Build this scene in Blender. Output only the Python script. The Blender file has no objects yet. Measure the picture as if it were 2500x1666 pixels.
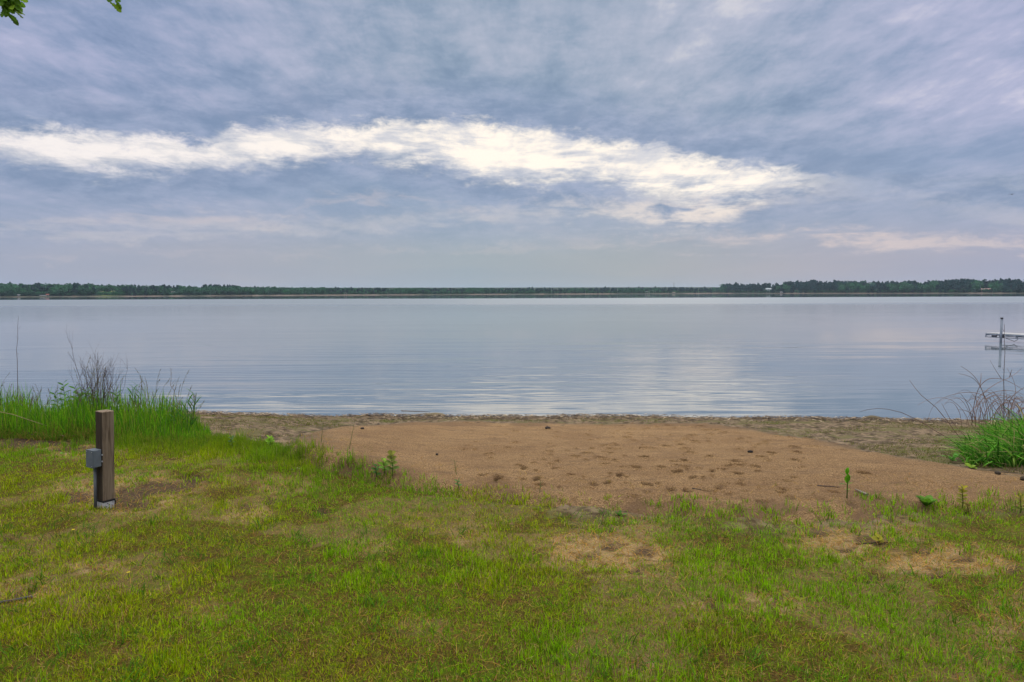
import bpy, math
import numpy as np
from mathutils import Matrix, Vector, Euler

rng = np.random.default_rng(11)
scene = bpy.context.scene
COL = scene.collection
R = math.radians

# ------------------------------------------------------------------ helpers
def tag(o, label=None, cat=None, group=None, kind=None):
    if label: o['label'] = label
    if cat: o['category'] = cat
    if group: o['group'] = group
    if kind: o['kind'] = kind
    return o

def empty(name, loc):
    o = bpy.data.objects.new(name, None)
    o.location = loc
    o.empty_display_size = 0.1
    COL.objects.link(o)
    return o

def build(name, V, F, mat, col=None, smooth=False, parent=None, loc=None):
    """V (n,3); F list of int arrays (m,k). One mesh object."""
    V = np.asarray(V, dtype=np.float32).reshape(-1, 3)
    me = bpy.data.meshes.new(name)
    F = [np.asarray(f, dtype=np.int32) for f in F if len(f)]
    nl = sum(f.size for f in F); nf = sum(len(f) for f in F)
    me.vertices.add(len(V)); me.vertices.foreach_set('co', V.ravel())
    me.loops.add(nl); me.loops.foreach_set('vertex_index', np.concatenate([f.ravel() for f in F]))
    tot = np.concatenate([np.full(len(f), f.shape[1], np.int32) for f in F])
    st = np.concatenate([[0], np.cumsum(tot)[:-1]]).astype(np.int32)
    me.polygons.add(nf); me.polygons.foreach_set('loop_start', st)
    me.polygons.foreach_set('loop_total', tot)
    me.polygons.foreach_set('use_smooth', np.full(nf, bool(smooth)))
    if col is not None:
        c = np.ones((len(V), 4), np.float32); c[:, :3] = np.asarray(col, np.float32).reshape(-1, 3)
        a = me.color_attributes.new('tint', 'FLOAT_COLOR', 'POINT')
        a.data.foreach_set('color', c.ravel())
    me.update(calc_edges=True); me.validate()
    if mat is not None: me.materials.append(mat)
    o = bpy.data.objects.new(name, me); COL.objects.link(o)
    if parent is not None: o.parent = parent
    if loc is not None: o.location = loc
    return o

class MB:
    """collects quads and triangles with a colour per vertex"""
    def __init__(s): s.v = []; s.q = []; s.t = []; s.c = []
    def add(s, pts, quads=(), tris=(), col=(.5, .5, .5)):
        b = len(s.v)
        s.v += [tuple(p) for p in pts]
        c = np.asarray(col, float)
        if c.ndim == 1: s.c += [tuple(c)] * len(pts)
        else: s.c += [tuple(x) for x in c]
        s.q += [tuple(b + i for i in f) for f in quads]
        s.t += [tuple(b + i for i in f) for f in tris]
    def box(s, c, size, M=None, col=(.5, .5, .5), bevel=0.0):
        c = np.asarray(c, float); h = np.asarray(size, float) / 2
        M = np.eye(3) if M is None else np.asarray(M)
        if bevel <= 0:
            P = [c + M @ (np.array([x, y, z]) * h) for x in (-1, 1) for y in (-1, 1) for z in (-1, 1)]
            s.add(P, [(0, 1, 3, 2), (4, 6, 7, 5), (0, 4, 5, 1), (2, 3, 7, 6), (0, 2, 6, 4), (1, 5, 7, 3)], col=col)
        else:                                   # chamfered box: 24 verts
            b = bevel; P = []; idx = {}
            for x in (-1, 1):
                for y in (-1, 1):
                    for z in (-1, 1):
                        for ax in range(3):
                            q = np.array([x, y, z]) * (h - b); q[ax] = (x, y, z)[ax] * h[ax]
                            idx[(x, y, z, ax)] = len(P); P.append(c + M @ q)
            Q = []; T = []
            for ax in range(3):
                o1, o2 = [i for i in range(3) if i != ax]
                for sg in (-1, 1):
                    f = []
                    for a, d in ((-1, -1), (1, -1), (1, 1), (-1, 1)):
                        k = [0, 0, 0]; k[ax] = sg; k[o1] = a; k[o2] = d; f.append(idx[(*k, ax)])
                    Q.append(f if (sg > 0) == (ax != 1) else f[::-1])
            for ax in range(3):
                o1, o2 = [i for i in range(3) if i != ax]
                for a in (-1, 1):
                    for d in (-1, 1):
                        k0 = [0, 0, 0]; k0[ax] = -1; k0[o1] = a; k0[o2] = d
                        k1 = list(k0); k1[ax] = 1
                        Q.append((idx[(*k0, o1)], idx[(*k1, o1)], idx[(*k1, o2)], idx[(*k0, o2)]))
            for x in (-1, 1):
                for y in (-1, 1):
                    for z in (-1, 1): T.append((idx[(x, y, z, 0)], idx[(x, y, z, 1)], idx[(x, y, z, 2)]))
            s.add(P, Q, T, col)
    def tube(s, pts, rad, sides=5, col=(.2, .15, .1), cap=True):
        pts = np.asarray(pts, float); n = len(pts)
        rad = np.full(n, rad) if np.isscalar(rad) else np.asarray(rad, float)
        P = []
        for i in range(n):
            d = pts[min(i + 1, n - 1)] - pts[max(i - 1, 0)]; d = d / (np.linalg.norm(d) + 1e-9)
            a = np.cross(d, (0.31, 0.17, 0.94) if abs(d[2]) < .9 else (1, 0.1, 0)); a /= np.linalg.norm(a)
            b = np.cross(d, a)
            for k in range(sides):
                t = 2 * math.pi * k / sides
                P.append(pts[i] + rad[i] * (math.cos(t) * a + math.sin(t) * b))
        Q = [(i * sides + k, i * sides + (k + 1) % sides, (i + 1) * sides + (k + 1) % sides, (i + 1) * sides + k)
             for i in range(n - 1) for k in range(sides)]
        T = []
        if cap:
            P += [pts[0], pts[-1]]
            for k in range(sides):
                T.append((n * sides, (k + 1) % sides, k))
                T.append((n * sides + 1, (n - 1) * sides + k, (n - 1) * sides + (k + 1) % sides))
        s.add(P, Q, T, col)
    def leaf(s, base, d, L, W, droop=.3, segs=5, col=(.06, .14, .02), up=(0, 0, 1), fold=.25, shape=None):
        base = np.asarray(base, float); d = np.asarray(d, float); d = d / np.linalg.norm(d)
        up = np.asarray(up, float)
        side = np.cross(d, up); side = side / (np.linalg.norm(side) + 1e-9)
        nrm = np.cross(side, d)
        shape = shape or (lambda t: math.sin(math.pi * min(1, t * .93 + .06)) ** .8)
        P = []; Q = []
        for i in range(segs + 1):
            t = i / segs
            c = base + d * L * t * (1 - .25 * droop * t) - up * (droop * L * t * t) * .6
            w = W * .5 * shape(t)
            P += [c - side * w + nrm * w * fold, c, c + side * w + nrm * w * fold]
        for i in range(segs):
            a = 3 * i
            Q += [(a, a + 1, a + 4, a + 3), (a + 1, a + 2, a + 5, a + 4)]
        s.add(P, Q, col=col)
    def build(s, name, mat, parent=None, smooth=False, loc=None, origin=None):
        V = np.array(s.v, float)
        if origin is not None: V = V - np.asarray(origin)
        return build(name, V, [np.array(s.q, np.int32).reshape(-1, 4), np.array(s.t, np.int32).reshape(-1, 3)], mat,
                     col=np.array(s.c), smooth=smooth, parent=parent, loc=loc)

_perm = np.random.default_rng(5).random((256, 256))
def vnoise(x, y):
    x = np.asarray(x, float); y = np.asarray(y, float)
    xi = np.floor(x).astype(int); yi = np.floor(y).astype(int)
    fx = x - xi; fy = y - yi
    fx = fx * fx * (3 - 2 * fx); fy = fy * fy * (3 - 2 * fy)
    g = lambda i, j: _perm[i & 255, j & 255]
    return (g(xi, yi) * (1 - fx) + g(xi + 1, yi) * fx) * (1 - fy) + (g(xi, yi + 1) * (1 - fx) + g(xi + 1, yi + 1) * fx) * fy
def fbm(x, y, o=4, seed=0):
    s = 0; a = 1; n = 0
    for k in range(o):
        s = s + a * vnoise(x * 2 ** k + 17.3 * k + seed * 7.1, y * 2 ** k + 9.7 * k + seed * 3.3); n += a; a *= .5
    return s / n
def sstep(a, b, x):
    t = np.clip((np.asarray(x, float) - a) / (b - a), 0, 1); return t * t * (3 - 2 * t)

# ------------------------------------------------------------------ camera
CAMZ = 1.6
FP = 1667.0
cam_d = bpy.data.cameras.new('camera'); cam = bpy.data.objects.new('camera', cam_d); COL.objects.link(cam)
cam_d.sensor_width = 36; cam_d.lens = 36 * FP / 2500; cam_d.clip_start = .05; cam_d.clip_end = 30000
CM = Euler((R(90 - 4.066), 0, 0)).to_matrix() @ Matrix.Rotation(R(-0.19), 3, 'Z')
cam.location = (0, 0, CAMZ); cam.rotation_euler = CM.to_euler()
scene.camera = cam
CMn = np.array(CM)

def ray(px, py):
    d = CMn @ np.array([(px - 1250) / FP, -(py - 833) / FP, -1.0]); return d
def project(P):
    """world points -> photograph pixels, used to read regions off the photo onto the ground"""
    q = (np.asarray(P, float) - np.array([0, 0, CAMZ])) @ CMn
    return 1250 + FP * q[..., 0] / -q[..., 2], 833 - FP * q[..., 1] / -q[..., 2]

# ------------------------------------------------------------------ terrain
WATER = -0.75
EX = np.array([-60, -9, -5, -3.4, -2.9, -2.3, -1.6, -1.05, -.2, .8, 1.8, 2.6, 4, 9, 60])
EY = np.array([8.9, 8.9, 8.7, 8.3, 7.4, 6.7, 6.1, 5.7, 5.3, 5.0, 4.9, 5.1, 5.3, 5.6, 5.6])
def y_shore(x):
    return 12.85 - .055 * np.clip(x, -40, 40) + .34 * (fbm(np.asarray(x) * .8, 3.1, 4) - .5) + .1 * np.sin(np.asarray(x) * .7)
def H(x, y):
    x = np.asarray(x, float); y = np.asarray(y, float)
    ye = np.interp(x, EX, EY); ys = y_shore(x)
    s = (y - ye) / (ys - ye)
    a = np.clip(s, 0, 1)
    z = WATER * (a * .55 + .45 * a * a * (3 - 2 * a))
    z = np.where(s > 1, WATER - .055 * (np.minimum(y, 70) - ys), z)
    near = np.clip(1 - np.abs(y) / 40, 0, 1)
    z = z + near * (.05 * (fbm(x * .6 + 3, y * .6, 3) - .5) + .018 * (fbm(x * 4, y * 4, 3) - .5)) * sstep(1.02, .9, s)
    # low swell behind the post
    z = z + .05 * np.exp(-(((x + 2.1) / 1.1) ** 2 + ((y - 5.9) / .6) ** 2))
    return z
def ground_at(px, py, dz=0.0):
    d = ray(px, py); o = np.array([0, 0, CAMZ])
    t = np.arange(.5, 120, .01); P = o + t[:, None] * d
    f = P[:, 2] - (H(P[:, 0], P[:, 1]) + dz)
    i = int(np.argmax(f < 0)) if (f < 0).any() else len(t) - 1
    return P[i]
def water_at(px, py, z=WATER):
    d = ray(px, py); t = (z - CAMZ) / d[2]; return np.array([0, 0, CAMZ]) + t * d
def at_y(px, py, Y):
    d = ray(px, py); return np.array([0, 0, CAMZ]) + d * (Y / d[1])
def poly_sd(x, y, poly):
    """signed distance in metres, positive inside"""
    poly = np.asarray(poly, float); x = np.asarray(x, float); y = np.asarray(y, float)
    d2 = np.full(x.shape, 1e9); ins = np.zeros(x.shape, bool)
    n = len(poly)
    for i in range(n):
        a = poly[i]; b = poly[(i + 1) % n]; e = b - a
        t = np.clip(((x - a[0]) * e[0] + (y - a[1]) * e[1]) / (e @ e + 1e-12), 0, 1)
        d2 = np.minimum(d2, (x - a[0] - t * e[0]) ** 2 + (y - a[1] - t * e[1]) ** 2)
        c = ((a[1] > y) != (b[1] > y)) & (x < (b[0] - a[0]) * (y - a[1]) / (b[1] - a[1] + 1e-12) + a[0])
        ins ^= c
    return np.where(ins, 1, -1) * np.sqrt(d2)
def wpoly(pxs): return np.array([ground_at(*p)[:2] for p in pxs])

EDGE_PX = [(0, 1080), (230, 1084), (470, 1084), (560, 1070), (640, 1088), (700, 1103), (800, 1138), (880, 1152),
           (960, 1172), (1100, 1200), (1300, 1214), (1500, 1234), (1650, 1243), (1800, 1253), (1950, 1258), (2080, 1252),
           (2180, 1232), (2300, 1226), (2500, 1226)]
EDGE = wpoly(EDGE_PX)
LAWN = np.vstack([[(-14, 1.0), (-14, EDGE[0, 1])], EDGE, [(14, EDGE[-1, 1] + .3), (14, 1.0)]])
SANDPX = [(690, 1098), (735, 1076), (800, 1056), (880, 1038), (1000, 1031), (1200, 1030), (1450, 1034), (1720, 1033),
          (1800, 1042), (1900, 1056), (1970, 1071), (2050, 1081), (2130, 1106), (2266, 1132), (2382, 1147), (2500, 1163)]
SE = wpoly(SANDPX)
SANDP = np.vstack([SE, [(8, SE[-1, 1] - .25), (8, 4.6)], wpoly([(2500, 1262), (2180, 1268), (1950, 1290), (1650, 1275), (1300, 1245), (1100, 1225), (960, 1205), (800, 1160), (700, 1120)])])
PILEPX = [(700, 1100), (703, 1092), (757, 1076), (811, 1065), (873, 1061), (938, 1062), (1040, 1052), (1200, 1046), (1600, 1046), (1760, 1050), (1970, 1075), (2120, 1106), (2480, 1170)]
PILE = np.vstack([wpoly(PILEPX), SANDP[len(SE) + 0: ]])

# blotches read off the photograph: px, py, half width, half height, amount
BARE = [(1480, 1352, 160, 50, 1.), (1560, 1300, 110, 34, .5), (2060, 1330, 130, 38, .95), (2300, 1375, 190, 38, 1.), (2150, 1300, 120, 30, .6),
        (280, 1215, 150, 42, .75), (400, 1190, 90, 25, .7), (120, 1095, 110, 16, .5), (200, 1105, 90, 20, .6),
        (60, 1455, 90, 40, .7), (700, 1190, 90, 26, .5), (560, 1180, 70, 18, .4), (1870, 1480, 90, 25, .5), (1730, 1490, 60, 25, .7),
        (520, 1500, 70, 25, .4), (240, 1390, 60, 20, .5), (610, 1260, 60, 20, .5), (2460, 1510, 60, 80, .5), (1560, 1640, 40, 25, .5),
        (1030, 1540, 60, 30, .3), (1150, 1310, 60, 25, .3), (350, 1600, 50, 20, .3), (1650, 1400, 160, 24, .3), (900, 1340, 60, 20, .3)]
DARK = [(100, 1076, 150, 14), (45, 1092, 60, 8), (190, 1100, 80, 9), (285, 1222, 60, 18), (180, 1216, 50, 14), (390, 1192, 70, 15), (470, 1170, 40, 8), (330, 1238, 50, 12), (1490, 1338, 26, 11), (1573, 1347, 25, 11), (1447, 1361, 20, 9), (1557, 1398, 16, 10), (1480, 1297, 26, 9), (1510, 1282, 20, 6),
        (1555, 1245, 14, 7), (1445, 1216, 16, 8), (2110, 1318, 30, 12), (2150, 1335, 25, 9), (2245, 1349, 26, 8), (2350, 1368, 34, 9),
        (2290, 1408, 30, 11), (2060, 1345, 30, 8), (1742, 1485, 24, 16), (1890, 1480, 20, 10), (1555, 1630, 20, 16), (190, 1225, 30, 10),
        (330, 1205, 40, 14), (440, 1185, 45, 9), (350, 1190, 25, 8), (240, 1393, 14, 9), (15, 1330, 10, 14), (60, 1455, 35, 14),
        (780, 1250, 30, 14), (600, 1245, 20, 9), (660, 1228, 20, 10), (1290, 1440, 18, 8), (690, 1480, 22, 9), (560, 1465, 18, 8),
        (2480, 1395, 20, 12), (2250, 1240, 45, 10), (60, 1062, 50, 9), (180, 1058, 40, 10), (90, 1050, 25, 8), (870, 1135, 30, 5),
        (2000, 1305, 30, 8), (1760, 1275, 22, 6), (1400, 1290, 18, 6), (1230, 1640, 16, 12), (905, 1570, 18, 10), (2130, 1420, 30, 9)]
def blot(px, py, L, soft=.55):
    m = np.zeros(px.shape)
    n = (fbm(px * .03, py * .06, 4, 3) - .5)
    for b in L:
        r = np.sqrt(((px - b[0]) / b[2]) ** 2 + ((py - b[1]) / b[3]) ** 2) + n * 1.1
        m = np.maximum(m, sstep(1 + soft * .5, 1 - soft * .5, r) * (b[4] if len(b) > 4 else 1))
    return m
def masks(x, y):
    """lawn density, bareness, dark soil at ground points"""
    px, py = project(np.stack([x, y, H(x, y)], -1))
    sd = poly_sd(x, y, LAWN) + .22 * (fbm(x * 2.1, y * 2.1, 3, 2) - .5) + .12 * (fbm(x * 9, y * 9, 2, 4) - .5)
    fade_r = sstep(-1.2, .6, x)
    lawn = sstep(-.08, .18, sd) * (1 - fade_r) + fade_r * sstep(-.10, .75, sd + .5 * (fbm(x * 2.6, y * 2.6, 3, 7) - .5))
    ok = (y > .5)
    bare = np.where(ok, blot(px, py, BARE, .9), 0)
    dark = np.where(ok, blot(px, py, DARK, .6), 0)
    return lawn, bare, dark, sd

# ------------------------------------------------------------------ materials
def newmat(name):
    m = bpy.data.materials.new(name); m.use_nodes = True
    nt = m.node_tree; nt.nodes.clear()
    out = nt.nodes.new('ShaderNodeOutputMaterial')
    return m, nt, out
def N(nt, t, **kw):
    n = nt.nodes.new(t)
    for k, v in kw.items():
        if k.startswith('_'): setattr(n, k[1:], v)
        elif hasattr(v, 'is_linked') or hasattr(v, 'links'): nt.links.new(v, n.inputs[k.replace('~', ' ')])
        else: n.inputs[k.replace('~', ' ')].default_value = v
    return n
def math_(nt, op, a, b=None, c=None, clamp=False):
    n = nt.nodes.new('ShaderNodeMath'); n.operation = op; n.use_clamp = clamp
    for i, v in enumerate((a, b, c)):
        if v is None: continue
        if hasattr(v, 'links'): nt.links.new(v, n.inputs[i])
        else: n.inputs[i].default_value = v
    return n.outputs[0]
def mix_(nt, f, a, b, mode='MIX'):
    n = nt.nodes.new('ShaderNodeMix'); n.data_type = 'RGBA'; n.blend_type = mode; n.clamp_factor = True
    for i, v in ((0, f), (6, a), (7, b)):
        if hasattr(v, 'links'): nt.links.new(v, n.inputs[i])
        else: n.inputs[i].default_value = (*v, 1) if isinstance(v, tuple) and len(v) == 3 else v
    return n.outputs[2]
def ramp_(nt, f, stops, interp='LINEAR'):
    n = nt.nodes.new('ShaderNodeValToRGB'); cr = n.color_ramp; cr.interpolation = interp
    while len(cr.elements) < len(stops): cr.elements.new(.5)
    for e, (p, c) in zip(cr.elements, stops):
        e.position = p; e.color = (*c, 1) if isinstance(c, tuple) else (c, c, c, 1)
    nt.links.new(f, n.inputs[0]); return n.outputs[0]
def smooth_(nt, v, a, b, lo=0., hi=1.):
    n = nt.nodes.new('ShaderNodeMapRange'); n.interpolation_type = 'SMOOTHSTEP'
    nt.links.new(v, n.inputs[0]) if hasattr(v, 'links') else None
    for i, x in ((1, a), (2, b), (3, lo), (4, hi)):
        if hasattr(x, 'links'): nt.links.new(x, n.inputs[i])
        else: n.inputs[i].default_value = x
    return n.outputs[0]

def mat_tint(name, rough=.75, transl=0.0, noise=.25, nscale=40, spec=.25, metal=0., bump=0.):
    """material whose colour comes from the mesh's tint attribute, broken up by noise"""
    m, nt, out = newmat(name)
    a = N(nt, 'ShaderNodeAttribute', _attribute_name='tint')
    g = N(nt, 'ShaderNodeNewGeometry')
    nz = N(nt, 'ShaderNodeTexNoise', Vector=g.outputs['Position'], Scale=nscale, Detail=4.)
    f = smooth_(nt, nz.outputs[0], .3, .7, 1 - noise, 1 + noise)
    c = N(nt, 'ShaderNodeVectorMath', _operation='SCALE'); nt.links.new(a.outputs['Color'], c.inputs[0]); nt.links.new(f, c.inputs['Scale'])
    p = N(nt, 'ShaderNodeBsdfPrincipled', **{'Base Color': c.outputs[0], 'Roughness': rough, 'Metallic': metal, 'Specular IOR Level': spec})
    if bump:
        b = N(nt, 'ShaderNodeBump', Strength=.6, Distance=bump, Height=nz.outputs[0]); nt.links.new(b.outputs[0], p.inputs['Normal'])
    sh = p.outputs[0]
    if transl:
        t = N(nt, 'ShaderNodeBsdfTranslucent', Color=c.outputs[0])
        mx = N(nt, 'ShaderNodeMixShader', Fac=transl); nt.links.new(sh, mx.inputs[1]); nt.links.new(t.outputs[0], mx.inputs[2]); sh = mx.outputs[0]
    nt.links.new(sh, out.inputs[0]); return m

M_blade = mat_tint('grass_blades', .75, .42, .15, 60, .03)
M_leaf = mat_tint('plant_leaves', .65, .4, .2, 50, .15)
M_twig = mat_tint('twigs', .85, 0, .3, 80, .1)
M_tree = mat_tint('far_foliage', .8, .2, .25, .15, .1)
M_plain = mat_tint('weathered_surface', .6, 0, .08, 30, .3)
M_metal = mat_tint('galvanised_metal', .38, 0, .12, 25, .5, .75)
M_post = mat_tint('zinc_pipe', .45, 0, .15, 20, .4, .25)
M_stone = mat_tint('stone_and_clod', .9, 0, .35, 90, .1, 0, .01)

def mat_ground():
    m, nt, out = newmat('lawn_soil')
    a = N(nt, 'ShaderNodeAttribute', _attribute_name='tint'); sp = N(nt, 'ShaderNodeSeparateColor'); nt.links.new(a.outputs['Color'], sp.inputs[0])
    g = N(nt, 'ShaderNodeNewGeometry'); pos = g.outputs['Position']
    n1 = N(nt, 'ShaderNodeTexNoise', Vector=pos, Scale=9., Detail=8., Roughness=.65).outputs[0]
    n2 = N(nt, 'ShaderNodeTexNoise', Vector=pos, Scale=70., Detail=6., Roughness=.7).outputs[0]
    n3 = N(nt, 'ShaderNodeTexNoise', Vector=pos, Scale=2.2, Detail=5., Roughness=.6).outputs[0]
    mp = N(nt, 'ShaderNodeMapping', Vector=pos, Scale=(120., 260., 120.), Rotation=(0, 0, .7))
    ns = N(nt, 'ShaderNodeTexNoise', Vector=mp.outputs[0], Scale=1., Detail=3., Roughness=.6, Distortion=.6).outputs[0]
    lawn = mix_(nt, smooth_(nt, n2, .35, .65), (.026, .017, .005), (.10, .065, .014))
    lawn = mix_(nt, smooth_(nt, n1, .45, .65), lawn, (.065, .085, .006))
    lawn = mix_(nt, smooth_(nt, n3, .55, .7, 0, .45), lawn, (.12, .08, .022))
    straw = mix_(nt, smooth_(nt, ns, .35, .7), (.19, .125, .06), (.46, .335, .175))
    straw = mix_(nt, smooth_(nt, n1, .5, .62), straw, (.13, .085, .05))
    c = mix_(nt, sp.outputs[1], lawn, straw)
    mud = mix_(nt, smooth_(nt, n1, .36, .64), (.045, .033, .022), (.20, .145, .095))
    mud = mix_(nt, smooth_(nt, n3, .48, .62), mud, (.11, .095, .045))
    mud = mix_(nt, smooth_(nt, n2, .60, .72), mud, (.21, .155, .10))
    moss = mix_(nt, smooth_(nt, n2, .3, .7), (.045, .05, .014), (.095, .11, .022))
    n4 = N(nt, 'ShaderNodeTexNoise', Vector=pos, Scale=1.3, Detail=7., Roughness=.62).outputs[0]
    mud = mix_(nt, smooth_(nt, n4, .57, .68, 0, .7), mud, moss)
    c = mix_(nt, sp.outputs[0], mud, c)
    dark = mix_(nt, smooth_(nt, n2, .35, .7), (.03, .02, .014), (.095, .06, .04))
    c = mix_(nt, math_(nt, 'MULTIPLY', sp.outputs[2], .9), c, dark)
    p = N(nt, 'ShaderNodeBsdfPrincipled', **{'Base Color': c, 'Roughness': .9, 'Specular IOR Level': .05})
    hgt = math_(nt, 'ADD', math_(nt, 'MULTIPLY', n1, .8), math_(nt, 'MULTIPLY', n2, .35))
    b = N(nt, 'ShaderNodeBump', Strength=.9, Distance=.03, Height=hgt); nt.links.new(b.outputs[0], p.inputs['Normal'])
    nt.links.new(p.outputs[0], out.inputs[0]); return m
def mat_sand():
    m, nt, out = newmat('coarse_sand')
    a = N(nt, 'ShaderNodeAttribute', _attribute_name='tint'); sp = N(nt, 'ShaderNodeSeparateColor'); nt.links.new(a.outputs['Color'], sp.inputs[0])
    pos = N(nt, 'ShaderNodeNewGeometry').outputs['Position']
    n1 = N(nt, 'ShaderNodeTexNoise', Vector=pos, Scale=1.6, Detail=6., Roughness=.6).outputs[0]
    n2 = N(nt, 'ShaderNodeTexNoise', Vector=pos, Scale=95., Detail=5., Roughness=.75).outputs[0]
    n3 = N(nt, 'ShaderNodeTexNoise', Vector=pos, Scale=14., Detail=6., Roughness=.65).outputs[0]
    vo = N(nt, 'ShaderNodeTexVoronoi', Vector=pos, Scale=150.).outputs['Color']
    vs = N(nt, 'ShaderNodeSeparateColor'); nt.links.new(vo, vs.inputs[0])
    c = mix_(nt, smooth_(nt, n1, .3, .7), (.27, .158, .070), (.375, .232, .106))
    c = mix_(nt, smooth_(nt, n2, .52, .40, 0, .9), c, (.10, .055, .028))
    c = mix_(nt, smooth_(nt, n2, .56, .64, 0, .85), c, (.55, .39, .24))
    c = mix_(nt, smooth_(nt, n3, .56, .70, 0, .5), c, (.17, .095, .055))
    c = mix_(nt, smooth_(nt, vs.outputs[0], .93, .96, 0, .7), c, (.07, .045, .035))
    n5 = N(nt, 'ShaderNodeTexNoise', Vector=N(nt, 'ShaderNodeMapping', Vector=pos, Scale=(2.2, 9., 1.)).outputs[0], Scale=1., Detail=6., Roughness=.65).outputs[0]
    c = mix_(nt, smooth_(nt, n5, .50, .68, 0, .5), c, (.13, .08, .05))
    c = mix_(nt, math_(nt, 'MULTIPLY', sp.outputs[2], smooth_(nt, n3, .3, .6, .45, 1.)), c, mix_(nt, smooth_(nt, n3, .36, .64), (.06, .044, .03), (.19, .14, .09)))   # edge mixed with bank mud
    c = mix_(nt, math_(nt, 'MULTIPLY', sp.outputs[0], .95), c, (.055, .03, .016))      # shade painted into the footprint dents
    c = mix_(nt, math_(nt, 'MULTIPLY', sp.outputs[1], .75), c, (.16, .095, .052))     # soil showing through
    p = N(nt, 'ShaderNodeBsdfPrincipled', **{'Base Color': c, 'Roughness': .92, 'Specular IOR Level': .12})
    hgt = math_(nt, 'ADD', n2, math_(nt, 'MULTIPLY', n3, 1.2))
    b = N(nt, 'ShaderNodeBump', Strength=1., Distance=.03, Height=hgt); nt.links.new(b.outputs[0], p.inputs['Normal'])
    nt.links.new(p.outputs[0], out.inputs[0]); return m

def mat_water():
    m, nt, out = newmat('lake_surface')
    pos = N(nt, 'ShaderNodeNewGeometry').outputs['Position']
    sx = N(nt, 'ShaderNodeSeparateXYZ'); nt.links.new(pos, sx.inputs[0])
    y = sx.outputs[1]
    warp = N(nt, 'ShaderNodeTexNoise', Vector=pos, Scale=.006, Detail=2.).outputs[0]
    def wave(sx_, sy_, rot, det, dist, rough=.5):
        mp = N(nt, 'ShaderNodeMapping', Vector=pos, Scale=(sx_, sy_, 1.), Rotation=(0, 0, rot))
        return N(nt, 'ShaderNodeTexNoise', Vector=mp.outputs[0], Scale=1., Detail=det, Roughness=rough, Distortion=dist).outputs[0]
    w1 = wave(.16, 1.15, .03, 1.5, .5)
    w2 = wave(.6, 3.4, -.05, 1.0, .6)
    w3 = wave(.022, .30, .05, 1., .3)
    patch = smooth_(nt, wave(.05, .12, .1, 2., 0), .38, .62, .35, 1.3)
    h = math_(nt, 'ADD', math_(nt, 'MULTIPLY', w1, .024), math_(nt, 'MULTIPLY', w2, .0085))
    h = math_(nt, 'ADD', h, math_(nt, 'MULTIPLY', w3, .030))
    h = math_(nt, 'MULTIPLY', h, patch)
    fade = math_(nt, 'MULTIPLY', smooth_(nt, y, 45., 130., 1., .0), smooth_(nt, y, 16., 42., 1., .30))
    b = N(nt, 'ShaderNodeBump', Strength=fade, Distance=1., Height=h)
    yw = math_(nt, 'ADD', y, math_(nt, 'MULTIPLY', math_(nt, 'SUBTRACT', warp, .5), 50.))
    r1 = smooth_(nt, y, 14., 110., .03, .12)
    band = math_(nt, 'MULTIPLY', smooth_(nt, yw, 115., 150.), smooth_(nt, yw, 268., 284., 1., 0.))
    far = smooth_(nt, yw, 270., 284.)
    r = math_(nt, 'ADD', r1, math_(nt, 'MULTIPLY', band, .20))
    r = math_(nt, 'SUBTRACT', r, math_(nt, 'MULTIPLY', far, .09))
    p = N(nt, 'ShaderNodeBsdfPrincipled', **{'Base Color': (.085, .112, .13, 1), 'Roughness': r, 'IOR': 1.9, 'Normal': b.outputs[0]})
    nt.links.new(p.outputs[0], out.inputs[0]); return m

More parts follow.
